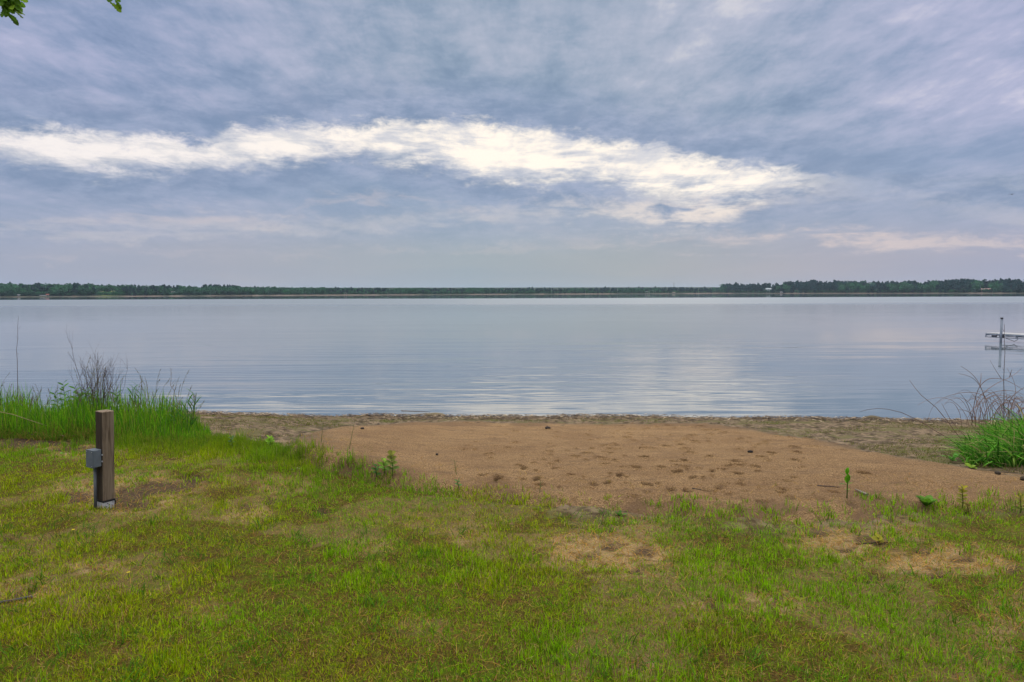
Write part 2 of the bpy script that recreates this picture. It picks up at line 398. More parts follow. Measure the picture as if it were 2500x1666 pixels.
# ------------------------------------------------------------------ sky, sun, world
SUN_EL, SUN_AZ = R(48), R(14)        # azimuth from +Y towards +X
world = bpy.data.worlds.new('World'); scene.world = world; world.use_nodes = True
def make_world():
    nt = world.node_tree; nt.nodes.clear()
    out = nt.nodes.new('ShaderNodeOutputWorld')
    bg = N(nt, 'ShaderNodeBackground', Strength=.1)
    sky = N(nt, 'ShaderNodeTexSky', _sky_type='NISHITA', _sun_disc=False, _sun_elevation=SUN_EL, _sun_rotation=SUN_AZ,
            _air_density=1., _dust_density=2., _ozone_density=1.)
    tc = N(nt, 'ShaderNodeTexCoord'); d = tc.outputs['Generated']
    s = N(nt, 'ShaderNodeSeparateXYZ'); nt.links.new(d, s.inputs[0])
    X, Y, Z = s.outputs
    az = math_(nt, 'ARCTAN2', X, Y)
    el = math_(nt, 'ARCSINE', Z)
    zc = math_(nt, 'ADD', math_(nt, 'MAXIMUM', Z, 0.), .085)
    cu = math_(nt, 'DIVIDE', X, zc); cv = math_(nt, 'DIVIDE', Y, zc)
    cp = N(nt, 'ShaderNodeCombineXYZ', X=cu, Y=cv, Z=0.).outputs[0]
    def noise(vec, scale, det, rough=.55, dist=0., off=(0, 0, 0), sc=(1, 1, 1), rot=0.):
        mp = N(nt, 'ShaderNodeMapping', Vector=vec, Location=off, Scale=sc, Rotation=(0, 0, rot))
        return N(nt, 'ShaderNodeTexNoise', Vector=mp.outputs[0], Scale=scale, Detail=det, Roughness=rough, Distortion=dist).outputs[0]
    ae = N(nt, 'ShaderNodeCombineXYZ', X=az, Y=el, Z=0.).outputs[0]
    big = noise(cp, .42, 5., .55, .4, (3.1, 1.7, 0))
    mid = noise(cp, 1.5, 8., .62, .35, (7.3, 2.2, 0), (1.15, .55, 1), .12)
    fine = noise(cp, 5.5, 8., .66, .25, (1.3, 8.8, 0), (1.1, .42, 1), .1)
    streak = noise(ae, 1., 8., .62, .5, (2, 5, 0), (3.2, 20., 1), -.04)
    streak2 = noise(ae, 1., 6., .6, .3, (12, 3, 0), (9., 55., 1), .03)
    bumpy = noise(ae, 1., 10., .66, .2, (4, 1, 0), (12., 30., 1), .12)
    v = math_(nt, 'ADD', math_(nt, 'MULTIPLY', big, .35), math_(nt, 'MULTIPLY', mid, .50))
    v = math_(nt, 'ADD', v, math_(nt, 'MULTIPLY', fine, .40))
    v = math_(nt, 'ADD', v, math_(nt, 'MULTIPLY', math_(nt, 'SUBTRACT', bumpy, .5), .34))
    v = math_(nt, 'ADD', v, math_(nt, 'MULTIPLY', math_(nt, 'SUBTRACT', streak, .5), .18))
    cloud = ramp_(nt, v, [(.46, (.20, .28, .43)), (.54, (.265, .34, .495)), (.61, (.345, .40, .555)), (.69, (.435, .465, .62)), (.785, (.62, .61, .71))])
    # lavender at the sides, greyer in the middle
    side = smooth_(nt, math_(nt, 'ABSOLUTE', math_(nt, 'SUBTRACT', az, .05)), .12, .62)
    cloud = mix_(nt, math_(nt, 'MULTIPLY', math_(nt, 'SUBTRACT', 1., side), .55), cloud, mix_(nt, 1., cloud, (.98, 1.02, .90), 'MULTIPLY'))
    cloud = mix_(nt, math_(nt, 'MULTIPLY', side, .6), cloud, mix_(nt, 1., cloud, (1.01, .98, 1.06), 'MULTIPLY'))
    # curves for the bright break in the cloud, as elevation over azimuth
    def curve(pts):
        n = nt.nodes.new('ShaderNodeFloatCurve'); c = n.mapping.curves[0]
        A = []
        for px, py in pts:
            q = ray(px, py); q = q / np.linalg.norm(q); A.append((math.atan2(q[0], q[1]) / 1.6 + .5, math.asin(q[2]) / .5))
        for a, e in A[1:-1]: c.points.new(a, e)
        c.points[0].location = A[0]; c.points[-1].location = A[-1]
        P = sorted([(p.location[0], p.location[1]) for p in c.points])
        n.mapping.extend = 'HORIZONTAL'
        n.mapping.update()
        nt.links.new(math_(nt, 'ADD', math_(nt, 'DIVIDE', az, 1.6), .5), n.inputs['Value'])
        return math_(nt, 'MULTIPLY', n.outputs[0], .5)
    rag = noise(ae, 1., 9., .70, .25, (9, 6, 0), (26., 60., 1), .08)
    wob = math_(nt, 'ADD', math_(nt, 'MULTIPLY', math_(nt, 'SUBTRACT', streak2, .5), .022), math_(nt, 'MULTIPLY', math_(nt, 'SUBTRACT', rag, .5), .062))
    ew = math_(nt, 'ADD', el, wob)
    edge = []
    def band(top, bot, s_top, s_bot):
        t = curve(top); b = curve(bot)
        f1 = smooth_(nt, math_(nt, 'SUBTRACT', t, ew), -s_top, s_top)
        f2 = smooth_(nt, math_(nt, 'SUBTRACT', ew, b), -s_bot, s_bot)
        edge.append(math_(nt, 'SUBTRACT', ew, t)); edge.append(math_(nt, 'SUBTRACT', b, ew))
        return math_(nt, 'MULTIPLY', f1, f2)
    g1 = band([(-500, 300), (0, 320), (150, 322), (290, 338), (400, 334), (460, 352), (510, 352), (556, 324), (700, 316), (850, 310), (956, 303),
               (1200, 306), (1300, 320), (1381, 334), (1594, 366), (1700, 386), (1806, 404), (1944, 424), (2010, 440), (2600, 440)],
              [(-500, 350), (0, 374), (100, 392), (297, 414), (400, 408), (531, 398), (650, 396), (800, 374), (882, 364), (956, 392), (1062, 398), (1170, 430),
               (1300, 438), (1434, 430), (1500, 442), (1594, 468), (1700, 484), (1753, 489), (1902, 457), (2010, 438), (2600, 432)], .013, .019)
    g2 = band([(-500, 560), (1150, 530), (1300, 512), (1400, 506), (1560, 500), (1700, 488), (1850, 472), (1950, 470), (2600, 560)],
              [(-500, 560), (1150, 530), (1300, 516), (1400, 522), (1500, 535), (1650, 548), (1750, 545), (1850, 500), (1950, 470), (2600, 560)], .022, .022)
    g3 = band([(-500, 620), (1500, 596), (1800, 580), (2000, 562), (2200, 574), (2500, 590), (2700, 600)],
              [(-500, 620), (1500, 596), (1800, 593), (2000, 592), (2200, 600), (2500, 602), (2700, 603)], .012, .012)
    g4 = band([(-500, 560), (100, 545), (300, 522), (520, 520), (700, 540), (760, 490), (950, 480), (1100, 500), (1300, 560), (2600, 600)],
              [(-500, 560), (100, 545), (300, 536), (520, 540), (700, 545), (760, 497), (950, 492), (1100, 504), (1300, 560), (2600, 600)], .012, .014)
    # the thick cloud rims either side of the break
    rim_ = math_(nt, 'MULTIPLY', smooth_(nt, edge[0], -.01, .012), smooth_(nt, edge[0], .015, .085, 1., 0.))
    rim_ = math_(nt, 'MULTIPLY', rim_, smooth_(nt, az, .35, .55, 1., .2))
    rim2_ = math_(nt, 'MULTIPLY', smooth_(nt, edge[1], -.01, .010), smooth_(nt, edge[1], .01, .06, 1., 0.))
    rim_ = math_(nt, 'MAXIMUM', rim_, rim2_)
    # dark wisps drifting across the break
    wisp = math_(nt, 'ADD', math_(nt, 'MULTIPLY', streak2, .5), math_(nt, 'MULTIPLY', bumpy, .5))
    g1 = math_(nt, 'MULTIPLY', g1, smooth_(nt, wisp, .35, .47, .5, 1.))
    g2 = math_(nt, 'MULTIPLY', g2, smooth_(nt, wisp, .40, .56))
    g3 = math_(nt, 'MULTIPLY', g3, smooth_(nt, streak2, .38, .60))
    g4 = math_(nt, 'MULTIPLY', g4, smooth_(nt, streak2, .40, .62))
    # band towards the horizon: smoother and paler
    hz = smooth_(nt, el, .03, .16, 1., 0.)
    hcol = ramp_(nt, math_(nt, 'ADD', math_(nt, 'DIVIDE', az, 1.4), .5),
                 [(.0, (.35, .39, .52)), (.22, (.405, .41, .475)), (.45, (.345, .405, .455)), (.62, (.385, .41, .43)), (.80, (.41, .40, .47)), (1., (.38, .385, .51))])
    hcol = mix_(nt, smooth_(nt, streak, .35, .65, 0, .5), hcol, mix_(nt, 1., hcol, (.86, .94, 1.02), 'MULTIPLY'))
    cloud = mix_(nt, hz, cloud, hcol)
    lowb = math_(nt, 'MULTIPLY', smooth_(nt, el, .05, .10), smooth_(nt, el, .15, .22, 1., 0.))
    cloud = mix_(nt, math_(nt, 'MULTIPLY', lowb, .5), cloud, mix_(nt, smooth_(nt, streak, .35, .65), (.245, .335, .50), (.33, .39, .53)))
    cloud = mix_(nt, math_(nt, 'MULTIPLY', rim_, .78), cloud, mix_(nt, smooth_(nt, bumpy, .38, .66), (.185, .265, .42), (.32, .385, .55)))
    cloud = mix_(nt, math_(nt, 'MULTIPLY', g4, .75), cloud, (.70, .60, .60))
    cloud = mix_(nt, math_(nt, 'MULTIPLY', g3, .72), cloud, (.84, .68, .62))
    cloud = mix_(nt, math_(nt, 'MULTIPLY', g2, .92), cloud, (.92, .80, .71))
    warm = mix_(nt, smooth_(nt, math_(nt, 'ABSOLUTE', math_(nt, 'SUBTRACT', az, .1)), .1, .7), (1.12, 1.01, .87), (.98, .91, .88))
    warm = mix_(nt, smooth_(nt, math_(nt, 'ADD', math_(nt, 'MULTIPLY', streak2, .6), math_(nt, 'MULTIPLY', fine, .4)), .40, .56), (.70, .69, .72), warm)
    cloud = mix_(nt, g1, cloud, warm)
    # overhead sky out of view, brightened beyond natural overcast to light the ground
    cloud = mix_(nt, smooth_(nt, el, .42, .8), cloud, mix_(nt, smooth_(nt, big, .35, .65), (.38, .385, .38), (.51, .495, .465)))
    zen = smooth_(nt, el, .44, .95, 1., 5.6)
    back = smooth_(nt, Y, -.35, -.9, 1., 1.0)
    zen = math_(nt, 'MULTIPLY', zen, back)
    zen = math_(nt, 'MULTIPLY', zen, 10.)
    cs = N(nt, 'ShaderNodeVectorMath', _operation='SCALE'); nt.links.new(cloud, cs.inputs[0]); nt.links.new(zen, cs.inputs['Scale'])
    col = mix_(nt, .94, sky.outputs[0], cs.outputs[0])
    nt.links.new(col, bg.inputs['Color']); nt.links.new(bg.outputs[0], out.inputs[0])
make_world()
sd_ = bpy.data.lights.new('sun', 'SUN'); sd_.energy = 1.5; sd_.angle = R(25); sd_.color = (1., .95, .87)
sun = bpy.data.objects.new('sun', sd_); COL.objects.link(sun)
sdir = Vector((math.cos(SUN_EL) * math.sin(SUN_AZ), math.cos(SUN_EL) * math.cos(SUN_AZ), math.sin(SUN_EL)))
sun.rotation_euler = sdir.to_track_quat('Z', 'Y').to_euler(); sun.location = sdir * 60

# ------------------------------------------------------------------ ground sheet
def grid(xs, ys, Z):
    nx, ny = len(xs), len(ys)
    Xg, Yg = np.meshgrid(xs, ys)
    V = np.stack([Xg, Yg, Z(Xg, Yg)], -1).reshape(-1, 3)
    i = np.arange(nx * ny).reshape(ny, nx)
    F = np.stack([i[:-1, :-1], i[:-1, 1:], i[1:, 1:], i[1:, :-1]], -1).reshape(-1, 4)
    return V, F
def coarse(a, b, n): return np.sign(b) * (np.geomspace(abs(a), abs(b), n))
xs = np.concatenate([-np.geomspace(6000, 10.4, 26), np.arange(-10, 10.01, .04), np.geomspace(10.4, 6000, 26)])
ys = np.concatenate([-np.geomspace(6000, 1, 22), np.arange(0, 2.2, .2), np.arange(2.2, 14.6, .035), np.geomspace(14.9, 90, 14)])
V, F = grid(xs, ys, H)
lw, br, dk, sdv = masks(V[:, 0], V[:, 1])
far_out = (np.abs(V[:, 0]) > 14) | (V[:, 1] < .6)
lw = np.where(far_out & (V[:, 1] < np.interp(V[:, 0], EX, EY)), 1, lw)
# turf stands a little above the bare soil
V[:, 2] += .02 * sstep(0, .3, sdv) * (1 - .8 * np.maximum(br, dk)) * (V[:, 1] > 0)
V[:, 2] -= .012 * dk
wrack = sstep(.55, .05, y_shore(V[:, 0]) - V[:, 1] + .25 * (fbm(V[:, 0] * 2, V[:, 1] * 4, 3, 9) - .5)) * (1 - lw)
V[:, 2] += .035 * wrack * (fbm(V[:, 0] * 7, V[:, 1] * 9, 3, 6)) * (V[:, 1] < y_shore(V[:, 0]) - .02)
rough_m = (1 - lw) * (fbm(V[:, 0] * 5, V[:, 1] * 7, 4, 8) - .5) * .075 * (V[:, 1] > 3) * (V[:, 1] < y_shore(V[:, 0]) - .1)
V[:, 2] += rough_m
gcol = np.stack([lw, np.clip(br * .9 + .25 * (fbm(V[:, 0] * 1.5, V[:, 1] * 1.5, 4, 12) > .60) * lw, 0, 1), np.clip(dk + .25 * wrack + .6 * sstep(.16, .03, y_shore(V[:, 0]) - V[:, 1]) * (V[:, 1] > 8), 0, 1)], -1)
M_ground = mat_ground()
g = build('ground', V, [F], M_ground, col=gcol, smooth=True)
tag(g, 'lawn soil and muddy bank sloping to the lake', 'ground', kind='structure')

# ------------------------------------------------------------------ sand spread with footprints
FOOT = [(640, 218), (668, 150), (780, 108), (838, 130), (765, 145), (912, 102), (1015, 120), (1090, 130), (1137, 105), (1075, 200), (1030, 230), (1090, 247),
        (1005, 267), (1040, 298), (1068, 320), (905, 273), (820, 294), (768, 293), (555, 266), (525, 292), (370, 326), (467, 358), (490, 400), (590, 480),
        (770, 533), (770, 580), (700, 612), (935, 560), (1080, 498), (1025, 377), (1030, 425), (980, 456), (870, 428), (695, 428), (1200, 350), (1205, 190),
        (1300, 170), (1385, 384), (1390, 410), (1410, 529), (1380, 470), (1620, 325), (1540, 349), (1775, 270), (1770, 287), (1780, 316),
        (1915, 268), (1400, 220), (1185, 573), (1260, 565), (1045, 570), (1625, 650), (1670, 580), (1740, 610), (1580, 690), (1325, 602), (1430, 630),
        (1380, 680), (410, 535), (510, 530), (50, 527), (1030, 650), (640, 182), (1170, 160), (1230, 155), (1570, 248), (1840, 268), (1500, 420), (2245, 468),
        (1960, 630), (2030, 575), (1700, 565), (290, 349), (1865, 205), (1550, 645), (2160, 652), (2165, 695), (2085, 292), (30, 490), (-60, 420), (-230, 490), (-290, 330)]
_fr = np.random.default_rng(8)
for _k in range(200):      # lesser dents all over the sand
    FOOT.append((_fr.uniform(-500, 1900), 60 + 560 * _fr.random() ** 1.3))
FW = np.array([ground_at(1300 + a / 2.768, 1000 + b / 2.768, .04)[:2] for a, b in FOOT])
fr = np.random.default_rng(3)
FANG = fr.uniform(-.5, .5, len(FW)); FL = fr.uniform(.040, .075, len(FW)); FWd = fr.uniform(.028, .048, len(FW)); FD = fr.uniform(.03, .06, len(FW))
_n0 = len(FW) - 200; FL[_n0:] *= fr.uniform(.35, .8, 200); FWd[_n0:] *= fr.uniform(.4, .9, 200); FD[_n0:] *= .55; FD *= (1 + .10 * np.clip(FW[:, 1] - 5.5, 0, 6)) * (.25 + .75 * sstep(5.0, 6.0, FW[:, 1]))
SG = .015
def sand_h(x, y):
    sdp = poly_sd(x, y, PILE) + .10 * (fbm(x * 1.7, y * 1.7, 4, 21) - .5) + .04 * (fbm(x * 9, y * 9, 2, 22) - .5)
    sda = poly_sd(x, y, SANDP) + .16 * (fbm(x * 1.3, y * 1.3, 4, 23) - .5) + .05 * (fbm(x * 8, y * 8, 3, 24) - .5)
    t = .018 * sstep(0, .35, sda) - .05 * sstep(.03, -.16, sda)
    left_ = sstep(-.6, -1.6, x); t = t + (.045 + .07 * left_) * sstep(-.03, .30 - .16 * left_, sdp) + .02 * sstep(.2, 1.4, sdp)
    t = t + .03 * (fbm(x * 2.6, y * 3.2, 5, 25) - .5) + .007 * (fbm(x * 16, y * 16, 3, 26) - .5)
    # raked streaks running down to the water
    t = t + .006 * np.sin((x * .9 + y * .25) * 9 + 4 * fbm(x, y, 2, 27)) * sstep(.55, .7, fbm(x * .7, y * .7, 2, 28)) * sstep(0, .5, sdp)
    z = H(x, y) + t
    dent_shade = np.zeros(x.shape)  # colour mask for the painted shade inside each dent
    for (fx, fy), a, l, w, dp in zip(FW, FANG, FL, FWd, FD):
        m = (np.abs(x - fx) < .3) & (np.abs(y - fy) < .3)
        if not m.any(): continue
        dx = x[m] - fx; dy = y[m] - fy
        u = dx * math.cos(a) + dy * math.sin(a); v = -dx * math.sin(a) + dy * math.cos(a)
        r = np.sqrt((u / w) ** 2 + (v / l) ** 2) + .7 * (fbm(x[m] * 22, y[m] * 22, 2, 30) - .5)
        z[m] += -dp * sstep(1.15, .70, r) + .30 * dp * np.exp(-((r - 1.45) / .3) ** 2)
        dent_shade[m] = np.maximum(dent_shade[m], sstep(1.2, .7, r) * min(1, dp / .03))
    return z, sda, sdp, dent_shade
sx_ = np.arange(-3.4, 8.2, SG); sy_ = np.arange(4.2, 12.4, SG)
Xg, Yg = np.meshgrid(sx_, sy_)
pre = poly_sd(Xg, Yg, SANDP) > -.22
Zs, sda, sdp, dent_shade = sand_h(Xg, Yg)
idx = np.arange(Xg.size).reshape(Xg.shape)
Fq = np.stack([idx[:-1, :-1], idx[:-1, 1:], idx[1:, 1:], idx[1:, :-1]], -1).reshape(-1, 4)
keep = pre.ravel()[Fq].all(1)
Fq = Fq[keep]
used = np.unique(Fq); remap = np.full(Xg.size, -1); remap[used] = np.arange(len(used))
Vs = np.stack([Xg.ravel(), Yg.ravel(), Zs.ravel()], -1)[used]
near_edge = sstep(.75, .0, poly_sd(Vs[:, 0], Vs[:, 1], SANDP)) * sstep(7, 5.6, Vs[:, 1])
soil = np.clip(near_edge * sstep(.5, .62, fbm(Vs[:, 0] * 2.5, Vs[:, 1] * 2.5, 4, 33)) + .8 * sstep(.1, -.1, sdp.ravel()[used]) * sstep(.42, .6, fbm(Vs[:, 0] * 2, Vs[:, 1] * 2, 4, 34)), 0, 1)
edgem = sstep(.55, -.05, sda.ravel()[used] + .5 * (fbm(Vs[:, 0] * 1.6, Vs[:, 1] * 2.4, 4, 36) - .5)) * sstep(5.9, 6.6, Vs[:, 1])
scol = np.stack([dent_shade.ravel()[used], soil, edgem], -1)
sand = build('sand', Vs, [remap[Fq]], mat_sand(), col=scol, smooth=True)
tag(sand, 'brown coarse sand spread with footprints between lawn and lake', 'sand', kind='structure')
_sz = {}
def surf(x, y):
    """top of sand or ground"""
    z = float(H(x, y))
    xi = int(round((x + 3.4) / SG)); yi = int(round((y - 4.2) / SG))
    if 0 <= yi < Zs.shape[0] and 0 <= xi < Zs.shape[1] and pre[yi, xi]: z = max(z, float(Zs[yi, xi]))
    return z
def surf_v(x, y):
    z = H(x, y)
    xi = np.round((x + 3.4) / SG).astype(int); yi = np.round((y - 4.2) / SG).astype(int)
    ok = (xi >= 0) & (xi < Zs.shape[1]) & (yi >= 0) & (yi < Zs.shape[0])
    xi = np.clip(xi, 0, Zs.shape[1] - 1); yi = np.clip(yi, 0, Zs.shape[0] - 1)
    return np.where(ok & pre[yi, xi], np.maximum(z, Zs[yi, xi]), z)

# ------------------------------------------------------------------ lake
w = 7000
lake = build('lake_water', [(-w, 9, WATER), (w, 9, WATER), (w, 6000, WATER), (-w, 6000, WATER)], [[(0, 1, 2, 3)]], mat_water())
tag(lake, 'calm grey blue lake reaching to the far wooded shore', 'lake', kind='structure')

# ------------------------------------------------------------------ grass blades (vectorised)
def blades(P, h, wd, lean, col, az=None, segs=2, tipcol=None, r=rng):
    n = len(P)
    az = r.uniform(0, 2 * np.pi, n) if az is None else az
    ph = r.uniform(0, np.pi, n)
    D = np.stack([np.cos(az), np.sin(az), np.zeros(n)], -1)
    S = np.stack([np.cos(ph), np.sin(ph), np.zeros(n)], -1)
    lv = []
    for k in range(segs + 1):
        t = k / segs
        c = P + D * (h * lean * (t ** 1.8))[:, None]
        c[:, 2] += h * t * (1 - .42 * np.minimum(lean, 1.6) * t)
        if k < segs:
            wk = (wd * (1 - .55 * t) * .5)[:, None]
            lv += [c - S * wk, c + S * wk]
        else: lv += [c]
    m = 2 * segs + 1
    V = np.stack(lv, 1).reshape(-1, 3)
    b = (np.arange(n) * m)[:, None]
    Q = np.concatenate([b + np.array([2 * k, 2 * k + 1, 2 * k + 3, 2 * k + 2]) for k in range(segs - 1)]) if segs > 1 else np.zeros((0, 4), int)
    T = b + np.array([2 * segs - 2, 2 * segs - 1, 2 * segs])
    C = np.repeat(col, m, 0)
    return V, Q, T, C
def join(parts):
    V = []; Q = []; T = []; C = []; o = 0
    for v, q, t, c in parts:
        V.append(v); C.append(c); Q.append(q + o); T.append(t + o); o += len(v)
    return np.concatenate(V), [np.concatenate(Q), np.concatenate(T)], np.concatenate(C)

def in_view(x, y, pad=.9): return (np.abs(x) < .78 * y + pad)
def sample_lawn(n, y0=2.15, y1=9.2):
    y = y0 + (y1 - y0) * rng.random(n) ** 1.25
    x = rng.uniform(-1, 1, n) * (.78 * y + .9)
    return x, y
G_GREEN = np.array([.165, .34, .005]); G_YEL = np.array([.31, .32, .005]); G_DEEP = np.array([.075, .21, .010]); G_STRAW = np.array([.36, .26, .11]); G_RUST = np.array([.22, .12, .03])
def grass_color(x, y, n, strawp):
    f = fbm(x * .9, y * .9, 4, 40); g2 = fbm(x * 3.5, y * 3.5, 3, 41)
    yel = np.clip(sstep(.36, .62, f + .08 * sstep(1.2, -.5, x) - .10 * sstep(.2, 1.6, x)) * .55 + .7 * (rng.random(n) - .44), 0, 1)[:, None]
    c = G_GREEN * (1 - yel) + G_YEL * yel
    deep = (np.maximum(sstep(.55, .72, g2) * .6, .75 * sstep(.2, 1.2, x) * sstep(4.2, 3.0, y) * sstep(.3, .6, g2)) * rng.random(n))[:, None]
    c = c * (1 - deep) + G_DEEP * deep
    s = rng.random(n) < strawp
    k = rng.random(n)[:, None]
    c = np.where(s[:, None], G_STRAW * (.35 + .65 * k) + G_RUST * (.65 - .65 * k), c)
    return c * rng.uniform(.35, 1.75, n)[:, None]
def gap_(x, y, f): return f + (1 - f) * sstep(.40, .56, fbm(x * 6.5, y * 6.5, 3, 49))
def lawn_grass():
    parts = []
    # turf: clumps of upright blades
    n = 92000; x, y = sample_lawn(n)
    l, b, d, sd = masks(x, y)
    tuft = fbm(x * 3.2, y * 3.2, 3, 44)
    pk = (.62 + .38 * sstep(.35, .65, fbm(x * .8, y * .8, 4, 48))) * gap_(x, y, .50) * l * (1 - .97 * b) * (1 - .85 * d) * sstep(-.1, .48, tuft + .12)
    k = rng.random(n) < pk
    cx, cy = x[k], y[k]; tf = tuft[k]; nb = rng.integers(6, 16, k.sum())
    X = np.repeat(cx, nb) + rng.normal(0, .022, nb.sum()); Y = np.repeat(cy, nb) + rng.normal(0, .022, nb.sum())
    hh = np.repeat(rng.uniform(.030, .058, len(cx)) * (.85 + .45 * sstep(.45, .75, tf)), nb)
    # taller along the ragged rim of the lawn at the left
    sdc = poly_sd(X, Y, LAWN)
    rim = sstep(.9, .05, sdc) * (.35 * sstep(-.4, -1.0, X) + .65 * sstep(-1.3, -2.3, X)) * (Y > 4.5)
    rim2 = sstep(.35, .0, sdc) * sstep(-1, 0, X)
    hh = hh * (1 + 1.7 * rim + .1 * rim2)
    m = len(X)
    P = np.stack([X, Y, surf_v(X, Y)], -1)
    wd = rng.uniform(.0028, .0052, m) * (1 + .05 * Y)
    col = grass_color(X, Y, m, .04 + .14 * fbm(X * 1.2, Y * 1.2, 3, 46))
    rimc = (rim * .7)[:, None]; col = col * (1 - rimc) + rimc * np.array([.10, .20, .014]) * rng.uniform(.7, 1.25, m)[:, None]
    parts.append(blades(P, hh * rng.uniform(.6, 1.25, m), wd, np.abs(rng.normal(.25, .35, m)), col))
    # single blades in between
    n = 400000; x, y = sample_lawn(n); l, b, d, sd = masks(x, y)
    k = rng.random(n) < gap_(x, y, .62) * l * (1 - .93 * b) * (1 - .7 * d); x, y = x[k], y[k]; m = len(x)
    parts.append(blades(np.stack([x, y, surf_v(x, y)], -1), rng.uniform(.02, .055, m), rng.uniform(.0026, .0045, m) * (1 + .06 * y), rng.uniform(.2, 1.5, m), grass_color(x, y, m, .25)))
    # broad tufts of greener grass at the front
    n = 420; y = 2.2 + 2.6 * rng.random(n) ** 1.6; x = rng.uniform(-1, 1, n) * (.78 * y + .6)
    k = fbm(x * 1.3, y * 1.3, 3, 50) > .5 - .06 * (y < 3.1) ; x, y = x[k], y[k]
    nb = rng.integers(8, 20, len(x)); X = np.repeat(x, nb) + rng.normal(0, .03, nb.sum()); Y = np.repeat(y, nb) + rng.normal(0, .03, nb.sum()); m = len(X)
    l, b, d, sd = masks(X, Y); k = rng.random(m) < (1 - b); X, Y = X[k], Y[k]; m = len(X)
    parts.append(blades(np.stack([X, Y, surf_v(X, Y)], -1), rng.uniform(.05, .12, m), rng.uniform(.004, .0075, m), rng.uniform(.3, 1.2, m),
                        np.array([.07, .17, .012]) * rng.uniform(.6, 1.4, m)[:, None], segs=3))
    V, F, C = join(parts)
    o = build('grass', V, F, M_blade, col=C); tag(o, 'patchy green and yellowing lawn grass in the foreground', 'grass', kind='stuff')
    # thatch lying flat
    n = 170000; x, y = sample_lawn(n, 2.15, 8.8); l, b, d, sd = masks(x, y)
    k = rng.random(n) < np.clip(l * (.32 + .68 * b) * (1 - .6 * d) + .10 * (sd > -.5) * (sd < 0), 0, 1); x, y = x[k], y[k]; b = b[k]; m = len(x)
    P = np.stack([x, y, surf_v(x, y) + rng.uniform(.002, .02, m)], -1)
    kk = rng.random(m)[:, None]
    c = np.where(kk < .5, np.array([.40, .25, .06]), np.where(kk < .8, np.array([.24, .11, .018]), np.array([.14, .15, .015]))) * rng.uniform(.6, 1.25, m)[:, None]
    c = c * (1 + .25 * b[:, None])
    v, q, t, c = blades(P, rng.uniform(.025, .06, m), rng.uniform(.0018, .003, m) * (1 + .09 * y), rng.uniform(1.5, 3.0, m), c)
    v[:, 2] = np.minimum(v[:, 2], np.repeat(P[:, 2] + .014, 5))
    o = build('dry_grass', v, [q, t], M_blade, col=c); tag(o, 'dry straw coloured thatch lying between the green blades', 'dry grass', kind='stuff')
lawn_grass()

def mud_weeds():
    """thin green growth and straw litter on the bank behind the sand"""
    n = 110000; y = rng.uniform(5.2, 13, n); x = rng.uniform(-1, 1, n) * (.78 * y + .5)
    l, b, d, sd = masks(x, y); s2 = poly_sd(x, y, SANDP); sh = y_shore(x) - y
    f = fbm(x * 1.3, y * 2.0, 4, 60)
    k = (l < .3) & (s2 < -.02) & (sh > .45) & (rng.random(n) < sstep(.46, .60, f) + .9 * sstep(.25, .0, -s2) * (x > 1.5))
    x, y = x[k], y[k]; m = len(x)
    c = np.where(rng.random(m)[:, None] < .6, np.array([.13, .16, .02]), np.array([.21, .16, .07])) * rng.uniform(.5, 1.1, m)[:, None]
    v, q, t, c = blades(np.stack([x, y, surf_v(x, y) + .01], -1), rng.uniform(.015, .05, m), rng.uniform(.004, .007, m), rng.uniform(.3, 2.2, m), c)
    o = build('bank_weeds', v, [q, t], M_blade, col=c); tag(o, 'sparse low weeds on the muddy bank behind the sand', 'weeds', kind='stuff')
    # washed-up reed chips along the waterline
    n = 6000; x = rng.uniform(-9, 11, n); sh = np.abs(rng.normal(0, .30, n)) + .02; y = y_shore(x) - sh
    k = in_view(x, y, .3) & (rng.random(n) < .35 + .65 * (fbm(x * 1.4, y * 1.4, 3, 61) > .45)); x, y = x[k], y[k]; m = len(x)
    z = H(x, y) + rng.uniform(.02, .055, m)
    a = rng.normal(0, .6, m); L = rng.uniform(.02, .11, m); W = rng.uniform(.006, .016, m)
    D = np.stack([np.cos(a), np.sin(a), rng.normal(0, .12, m)], -1); S = np.stack([-np.sin(a), np.cos(a), np.zeros(m)], -1)
    P = np.stack([x, y, z], -1); up = np.array([0, 0, 1.])
    e = (D * L[:, None] / 2); s = S * W[:, None] / 2; u = up * (W[:, None] * .35)
    Vc = np.stack([P - e - s, P + e - s, P + e + s, P - e + s, P - e - s * .6 + u, P + e - s * .6 + u, P + e + s * .6 + u, P - e + s * .6 + u], 1).reshape(-1, 3)
    bb = (np.arange(m) * 8)[:, None]
    Q = np.concatenate([bb + np.array(f) for f in ((4, 5, 6, 7), (0, 1, 5, 4), (1, 2, 6, 5), (2, 3, 7, 6), (3, 0, 4, 7))])
    kk = rng.random(m)[:, None]
    c = np.where(kk < .18, np.array([.42, .32, .20]), np.where(kk < .5, np.array([.20, .135, .075]), np.array([.07, .045, .03]))) * rng.uniform(.7, 1.2, m)[:, None]
    o = build('shore_debris', Vc, [Q], M_plain, col=np.repeat(c, 8, 0)); tag(o, 'band of washed up reed chips along the waterline', 'debris', kind='stuff')
mud_weeds()

